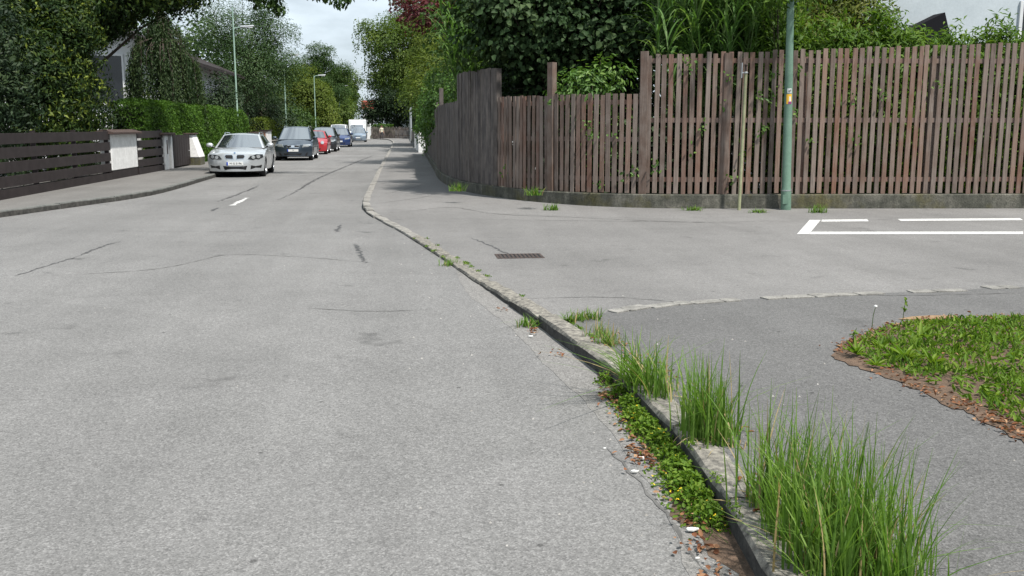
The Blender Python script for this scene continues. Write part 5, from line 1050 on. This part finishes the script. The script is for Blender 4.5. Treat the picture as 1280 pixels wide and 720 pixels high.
# moss and grass in the kerb joints (one mass)
P = []
for y in np.concatenate([rng.uniform(7.8, 14, 14), rng.uniform(2.5, 7.6, 14)]):
    c = (kx(y)+rng.choice([.01, .16, .17]), y, h(y)+.005); P += [(c[0]+a, c[1]+b, c[2]) for a, b in rng.normal(size=(34, 2))*[.018, .05]]
P = np.array(P); n = len(P)
js = link('joint_moss', leaf_mesh('joint_moss', P, unit(rng.normal(size=(n, 3))+[0, 0, .6]), unit(rng.normal(size=(n, 3))*.6+[0, 0, 1]), .022, .012, rng.random(n)), M['weed']); tag(js, 'moss and fine grass in the kerb stone joints', 'moss', kind='stuff')

# creeping weeds in the gutter
cw = empty('gutter_weeds'); tag(cw, 'bright green creeping weeds with tiny yellow flowers in the gutter', 'weeds', kind='stuff')
P = []; FLW = []
for y, rr, n in ((5.62, .07, 200), (5.35, .08, 420), (5.12, .09, 520), (4.9, .09, 520), (4.68, .08, 460), (4.48, .07, 300), (4.28, .09, 560), (4.08, .10, 620), (3.9, .10, 560), (3.72, .08, 400), (5.95, .05, 120)):
    cx = kx(y)-rr*.75-.01; a = rng.normal(size=(n, 2))*[rr*.55, rr*.85]; hgt = np.maximum(.085*np.exp(-(a[:, 0]**2+a[:, 1]**2)/(rr*rr)), .012)*rng.uniform(.4, 1.15, n)
    p = np.stack([np.minimum(cx+a[:, 0], kx(y)-.004), y+a[:, 1], hgt], 1); P.append(p); FLW.append(p[rng.choice(n, n//48)]+[0, 0, .01])
P = np.concatenate(P); n = len(P); Nn = unit(rng.normal(size=(n, 3))*.55+[0, 0, 1])
link('leaves', leaf_mesh('leaves', P, rng.normal(size=(n, 3)), Nn, rng.uniform(.016, .03, n), rng.uniform(.011, .02, n), np.clip(rng.normal(.5, .25, n), 0, 1), True), M['weed'], cw)
FW = np.concatenate(FLW); n = len(FW)
me = leaf_mesh('flowers', np.repeat(FW, 3, 0), rng.normal(size=(3*n, 3))*[1, 1, .3], np.tile([0, 0, 1.], (3*n, 1)), .009, .008, np.ones(3*n)); link('flowers', me, M['flower'], cw)
mb = MB()
for i in range(90):
    y = rng.uniform(3.6, 5.9); x = kx(y)-rng.uniform(.01, .14); mb.tube([(x, y, .003), (x+rng.normal(0, .03), y+rng.normal(0, .04), .03), (x+rng.normal(0, .05), y+rng.normal(0, .07), .02)], .0016, 4, cap=False)
mb.build('stems', M['weed'], cw)
# dirt ribbon and dead leaves along the gutter
mb = MB(); ys = np.linspace(2.6, 6.2, 46); row = []
for y in ys: wv = .10+.06*math.sin(y*5.3)+.03*math.sin(y*17)+rng.uniform(-.015, .015)+.05*(y < 4.4); wv *= min(1, (6.25-y)/.6); row.append((kx(y)-max(wv, .01), kx(y)+.01))
mb.add([(a, y, .004) for (a, b), y in zip(row, ys)]+[(b, y, .010) for (a, b), y in zip(row, ys)], [(len(ys)+i, len(ys)+i+1, i+1, i) for i in range(len(ys)-1)])
gd_ = mb.build('gutter_dirt', M['soil']); tag(gd_, 'brown dirt collected in the gutter along the kerb', 'dirt', kind='structure')
def litter(name, label, P, size, flat=.25):
    n = len(P); Nn = unit(rng.normal(size=(n, 3))*flat+[0, 0, 1]); o = link(name, leaf_mesh(name, P, rng.normal(size=(n, 3))*[1, 1, .15], Nn, size*rng.uniform(.5, 1.3, n), size*.6*rng.uniform(.6, 1.2, n), np.clip(rng.normal(.5, .28, n), 0, 1), True, fold=.25), M['litter']); tag(o, label, 'leaves', kind='stuff'); return o
P = []
for y, n, sp_ in ((5.62, 34, .05), (5.45, 14, .05), (5.2, 10, .05), (4.95, 12, .05), (4.72, 16, .05), (4.55, 44, .06), (4.42, 20, .06), (4.2, 20, .05), (3.95, 22, .06), (3.7, 24, .06), (3.45, 26, .07), (3.2, 30, .08), (7.55, 18, .05), (6.7, 10, .06), (8.5, 6, .06)):
    for k in range(n): P.append((min(kx(y)-.09-abs(rng.normal(0, sp_)), kx(y)-.015)-(.06 if 4.4 < y < 5.3 else 0), y+rng.normal(0, .07), .012+rng.uniform(0, .018)))
for y, n in ((5.6, 26), (6.1, 20), (6.7, 22), (4.6, 22), (3.9, 20), (3.3, 30)):
    for k in range(n): P.append((kx(y)+rng.uniform(.1, .35), y+rng.normal(0, .12), h(y)+.02))
litter('fallen_leaves', 'brown dead leaves lying in the gutter and on the kerb', np.array(P), .034)
# repaired asphalt band along the kerb foot
M['band'] = asphalt('gutter_asphalt', .185, (1, .97, .93), grain=1.1)
mb = MB(); ys = np.linspace(-2, 11, 120); A = [(kx(y)-(.27+.03*math.sin(y*1.3)+rng.uniform(-.012, .012))*min(1, (11.2-y)/2), y) for y in ys]
mb.add([(x_, y, .002) for x_, y in A]+[(kx(y)+.02, y, .002) for y in ys], [(120+i, 121+i, i+1, i) for i in range(119)]); mb.build('gutter_band', M['band'], rd)
# white scraps and pebbles on the road
for i, (u, v, sz, lab) in enumerate(((865, 663, .045, 'largest white paper scrap at the gutter edge, bottom'), (800, 574, .05, 'white paper scrap among dead leaves in the gutter'), (793, 590, .03, 'second white scrap just below the gutter paper'), (756, 559, .018, 'white pebble left of the creeping weeds'), (664, 421, .035, 'pale scrap at the kerb foot near the stone row'), (872, 696, .015, 'small white pebble at the bottom of the gutter'), (876, 648, .035, 'pale pinkish scrap among creeping weeds'))):
    gx, gy = ground(u, v, .01); rr = random.Random(i); sz *= .72; poly = [(sz*rr.uniform(.5, 1)*math.cos(a), sz*.6*rr.uniform(.5, 1)*math.sin(a)) for a in (k*math.pi/4 for k in range(8))]
    o = MB().prism(poly, 0, .004+sz*.12).build('paper_scrap' if sz > .02 else 'pebble', M['paper'], bevel=.001); o.location = (gx, gy, .012 if sz > .02 else .002); tag(o, lab, 'scrap' if sz > .02 else 'pebble')
P = []
for k in range(110):
    y = 2.6+12*rng.random()**1.6; x = kx(y)-.02-abs(rng.normal(0, .55)); P.append((x, y))
for k in range(40): P.append((rng.uniform(-7, 1), rng.uniform(3, 16)))
for k in range(30): y = rng.uniform(3, 9); P.append((kx(y)+.3+abs(rng.normal(0, 1.6)), y))
mb = MB()
for x, y in P:
    s_ = rng.uniform(.003, .009); z = 0 if x < kx(y) else h(y); mb.add([(x-s_, y-s_*.6, z), (x+s_, y-s_*.7, z), (x+s_*.8, y+s_*.8, z), (x-s_*.7, y+s_*.7, z), (x, y, z+s_*1.1)], [(0, 1, 4), (1, 2, 4), (2, 3, 4), (3, 0, 4)])
gr = mb.build('loose_grit', M['pebble']); tag(gr, 'tiny loose stones scattered on the asphalt', 'grit', kind='stuff')

# planted bed at the right
BED = [ground(u, v, .09) for u, v in ((1040, 444), (1052, 432), (1075, 420), (1105, 408), (1140, 401), (1185, 398), (1280, 396))]+[(8.5, 7.8), (8.5, 3.2)]+[ground(u, v, .09) for u, v in ((1279, 560), (1225, 528), (1180, 507), (1140, 489), (1105, 474), (1075, 462), (1048, 452))]
bd2 = []
for i in range(len(BED)):
    a, b = np.array(BED[i]), np.array(BED[(i+1) % len(BED)]); m_ = max(1, int(np.linalg.norm(b-a)/.06))
    for k in range(m_): q = a+(b-a)*k/m_; bd2.append((q[0]+rng.normal(0, .022), q[1]+rng.normal(0, .022)))
bed = sheet('flower_bed', bd2, M['soil'], lambda x, y: h(y)+.005, np.arange(5.5, 10.6, .5)); tag(bed, 'soil bed with weeds and dead leaves in the right pavement', 'flower bed', kind='structure')
bp = np.array(BED)
def inside(x, y):
    c = np.zeros(len(x), bool); j = len(bp)-1
    for i in range(len(bp)):
        a, b = bp[i], bp[j]; c ^= ((a[1] > y) != (b[1] > y)) & (x < (b[0]-a[0])*(y-a[1])/(b[1]-a[1]+1e-9)+a[0]); j = i
    return c
def edge_dist(x, y):
    d = np.full(len(x), 9.)
    for i in range(len(bp)):
        a, b = bp[i], bp[(i+1) % len(bp)]; ab = b-a; t = np.clip(((x-a[0])*ab[0]+(y-a[1])*ab[1])/(ab@ab), 0, 1); d = np.minimum(d, np.hypot(x-a[0]-t*ab[0], y-a[1]-t*ab[1]))
    return d
x = rng.uniform(3, 8.4, 34000); y = rng.uniform(3.3, 8.4, 34000); k = inside(x, y); x, y = x[k], y[k]; ed = edge_dist(x, y)
k = (ed < .10) | (rng.random(len(x)) < .05); lx, ly = x[k], y[k]; sel = rng.choice(len(lx), min(5200, len(lx)), replace=False)
litter('bed_leaf_litter', 'reddish brown dead leaves edging the weed bed', np.stack([lx[sel]+rng.normal(0, .05, len(sel)), ly[sel]+rng.normal(0, .05, len(sel)), hv(ly[sel])+.008+rng.uniform(0, .02, len(sel))], 1), .032, .4)
near_edge = (y < 6.2+.0*x) & (ed < .07+.09*np.sin(x*3.7)**2)
k = (ed > .05) & ~near_edge; gx_, gy_, ge = x[k], y[k], ed[k]; pn = np.sin(gx_*5.1+1)*np.sin(gy_*6.3)+rng.normal(0, .5, len(gx_)) > -.7; gx_, gy_, ge = gx_[pn], gy_[pn], ge[pn]; n = len(gx_)
P = np.stack([gx_, gy_, hv(gy_)+.01+rng.uniform(0, .055, n)*np.minimum(1, ge*3)*(.5+.5*np.sin(gx_*7)*np.sin(gy_*8))], 1); D = unit(rng.normal(size=(n, 3))*[.8, .8, .25]+[0, 0, .75]); Nn = unit(rng.normal(size=(n, 3))+[0, -.3, .5])
bw_ = link('bed_weeds', leaf_mesh('bed_weeds', P, D, Nn, rng.uniform(.03, .085, n)*np.minimum(1, .5+ge*2), rng.uniform(.008, .024, n), np.clip(rng.normal(.5, .25, n), 0, 1), True, droop=.3), M['weed']); tag(bw_, 'low green weeds covering the bed', 'weeds', kind='stuff')
def rosette(label, x, y, n, L, W):
    a = rng.uniform(0, 2*math.pi, n); e = rng.uniform(.5, 1.3, n); D = np.stack([np.cos(a)*np.cos(e), np.sin(a)*np.cos(e), np.sin(e)], 1); Nn = np.stack([-np.cos(a)*np.sin(e), -np.sin(a)*np.sin(e), np.cos(e)], 1)
    o = link('leafy_weed', leaf_mesh('leafy_weed', np.zeros((n, 3)), D, Nn, L*rng.uniform(.7, 1.2, n), W, np.clip(rng.normal(.65, .2, n), 0, 1), True, droop=.35), M['weed']); o.location = (x, y, h(y)+.02); tag(o, label, 'weed', 'leafy weeds in the bed')
for (u, v, n, L, lab) in ((1132, 455, 12, .14, 'tall light green leafy weed in the middle of the bed'), (1100, 440, 11, .10, 'leafy weed left of the tallest bed weed'), (1165, 462, 12, .12, 'leafy weed at the right edge of the bed in the photo'), (1095, 462, 14, .08, 'low dark rosette near the bed edge litter'), (1150, 425, 12, .14, 'leafy weed near the back edge of the bed'), (1070, 447, 16, .11, 'fine leafy weed at the left tip of the bed')):
    gx, gy = ground(u, v, .1); rosette(lab, gx, gy, n, L, L*.22)
for (u, v, hh, lab) in ((1090, 408, .17, 'stalk with white seed head at the back of the bed'), (1128, 405, .22, 'thin upright weed stalk with leaves behind the bed'), (1066, 432, .13, 'short reddish stalk at the left tip of the bed')):
    gx, gy = ground(u, v, .1); o = empty('weed_stalk', (gx, gy, h(gy))); tag(o, lab, 'weed', 'weed stalks of the bed')
    MB().tube([(0, 0, 0), (.005, 0, hh*.6), (.02, .0, hh)], [.003, .0025, .002], 5).build('stem', M['weed'], o)
    if 'seed' in lab: MB().grid(lambda a, b: (.02+.014*math.sin(math.pi*b)*math.cos(6.283*a), .014*math.sin(math.pi*b)*math.sin(6.283*a), hh+.012*math.cos(math.pi*b)), 8, 5).build('seed_head', M['paper'], o, smooth=60)
    else:
        n = 12; me = leaf_mesh('leaves', np.stack([rng.normal(.01, .006, n), rng.normal(0, .006, n), rng.uniform(.4, 1, n)*hh], 1), rng.normal(size=(n, 3)), np.tile([0, 0, 1.], (n, 1)), .035, .02, rng.random(n), True); link('leaves', me, M['weed'], o)
ds = sheet('dry_soil_patch', [ground(u, v, .09) for u, v in ((1122, 398.5), (1140, 395), (1165, 393.5), (1195, 393.8), (1200, 396), (1180, 397.5), (1140, 399.2))], M['litter_soil'] if 'litter_soil' in M else noisy('dry_soil', (.2, .13, .07), (.3, .2, .12), 12, .95), lambda x, y: h(y)+.005); tag(ds, 'strip of dry orange-brown soil behind the weed bed', 'soil', kind='structure')

# creeper sprigs on the fence
vn = empty('creeper'); tag(vn, 'sparse green creeper sprigs growing out between the fence slats', 'creeper'); P = []; r = random.Random(9)
SPR = [(880, 158), (868, 190), (930, 190), (955, 160), (952, 165), (905, 130), (912, 95), (862, 82), (970, 95), (968, 120), (950, 118), (745, 170), (735, 158), (772, 168), (795, 215), (785, 222), (753, 230), (830, 60), (996, 140), (1073, 175), (1105, 118), (1070, 120), (1172, 105), (1012, 180), (915, 222), (855, 70), (1000, 85), (820, 205), (635, 210)]
for (u, v) in SPR:
    d = ray(u, v)
    for q in np.arange(fp.find(0, 13), fp.find(1, 27), .1):       # the slat nearest to that line of sight
        p = behind(q, .05)
        if p[0]/p[1] <= d[0]/d[1]: break
    z = CAM_H+d[2]*p[1]/d[1]; nrm = fp.dir(q); out = np.array([-nrm[1], nrm[0]])
    for k in range(r.randint(4, 11)): P.append((p[0]+r.gauss(0, .055)+out[0]*r.uniform(.0, .07), p[1]+r.gauss(0, .02)+out[1]*r.uniform(.0, .07), z+r.gauss(0, .07)))
P = np.array(P); n = len(P)
link('leaves', leaf_mesh('leaves', P, unit(rng.normal(size=(n, 3))+[0, -.3, -.3]), unit(rng.normal(size=(n, 3))*.5+[0, -1, .6]), rng.uniform(.05, .10, n), rng.uniform(.035, .06, n), np.clip(rng.normal(.55, .25, n), 0, 1), True), M['glossy'], vn)
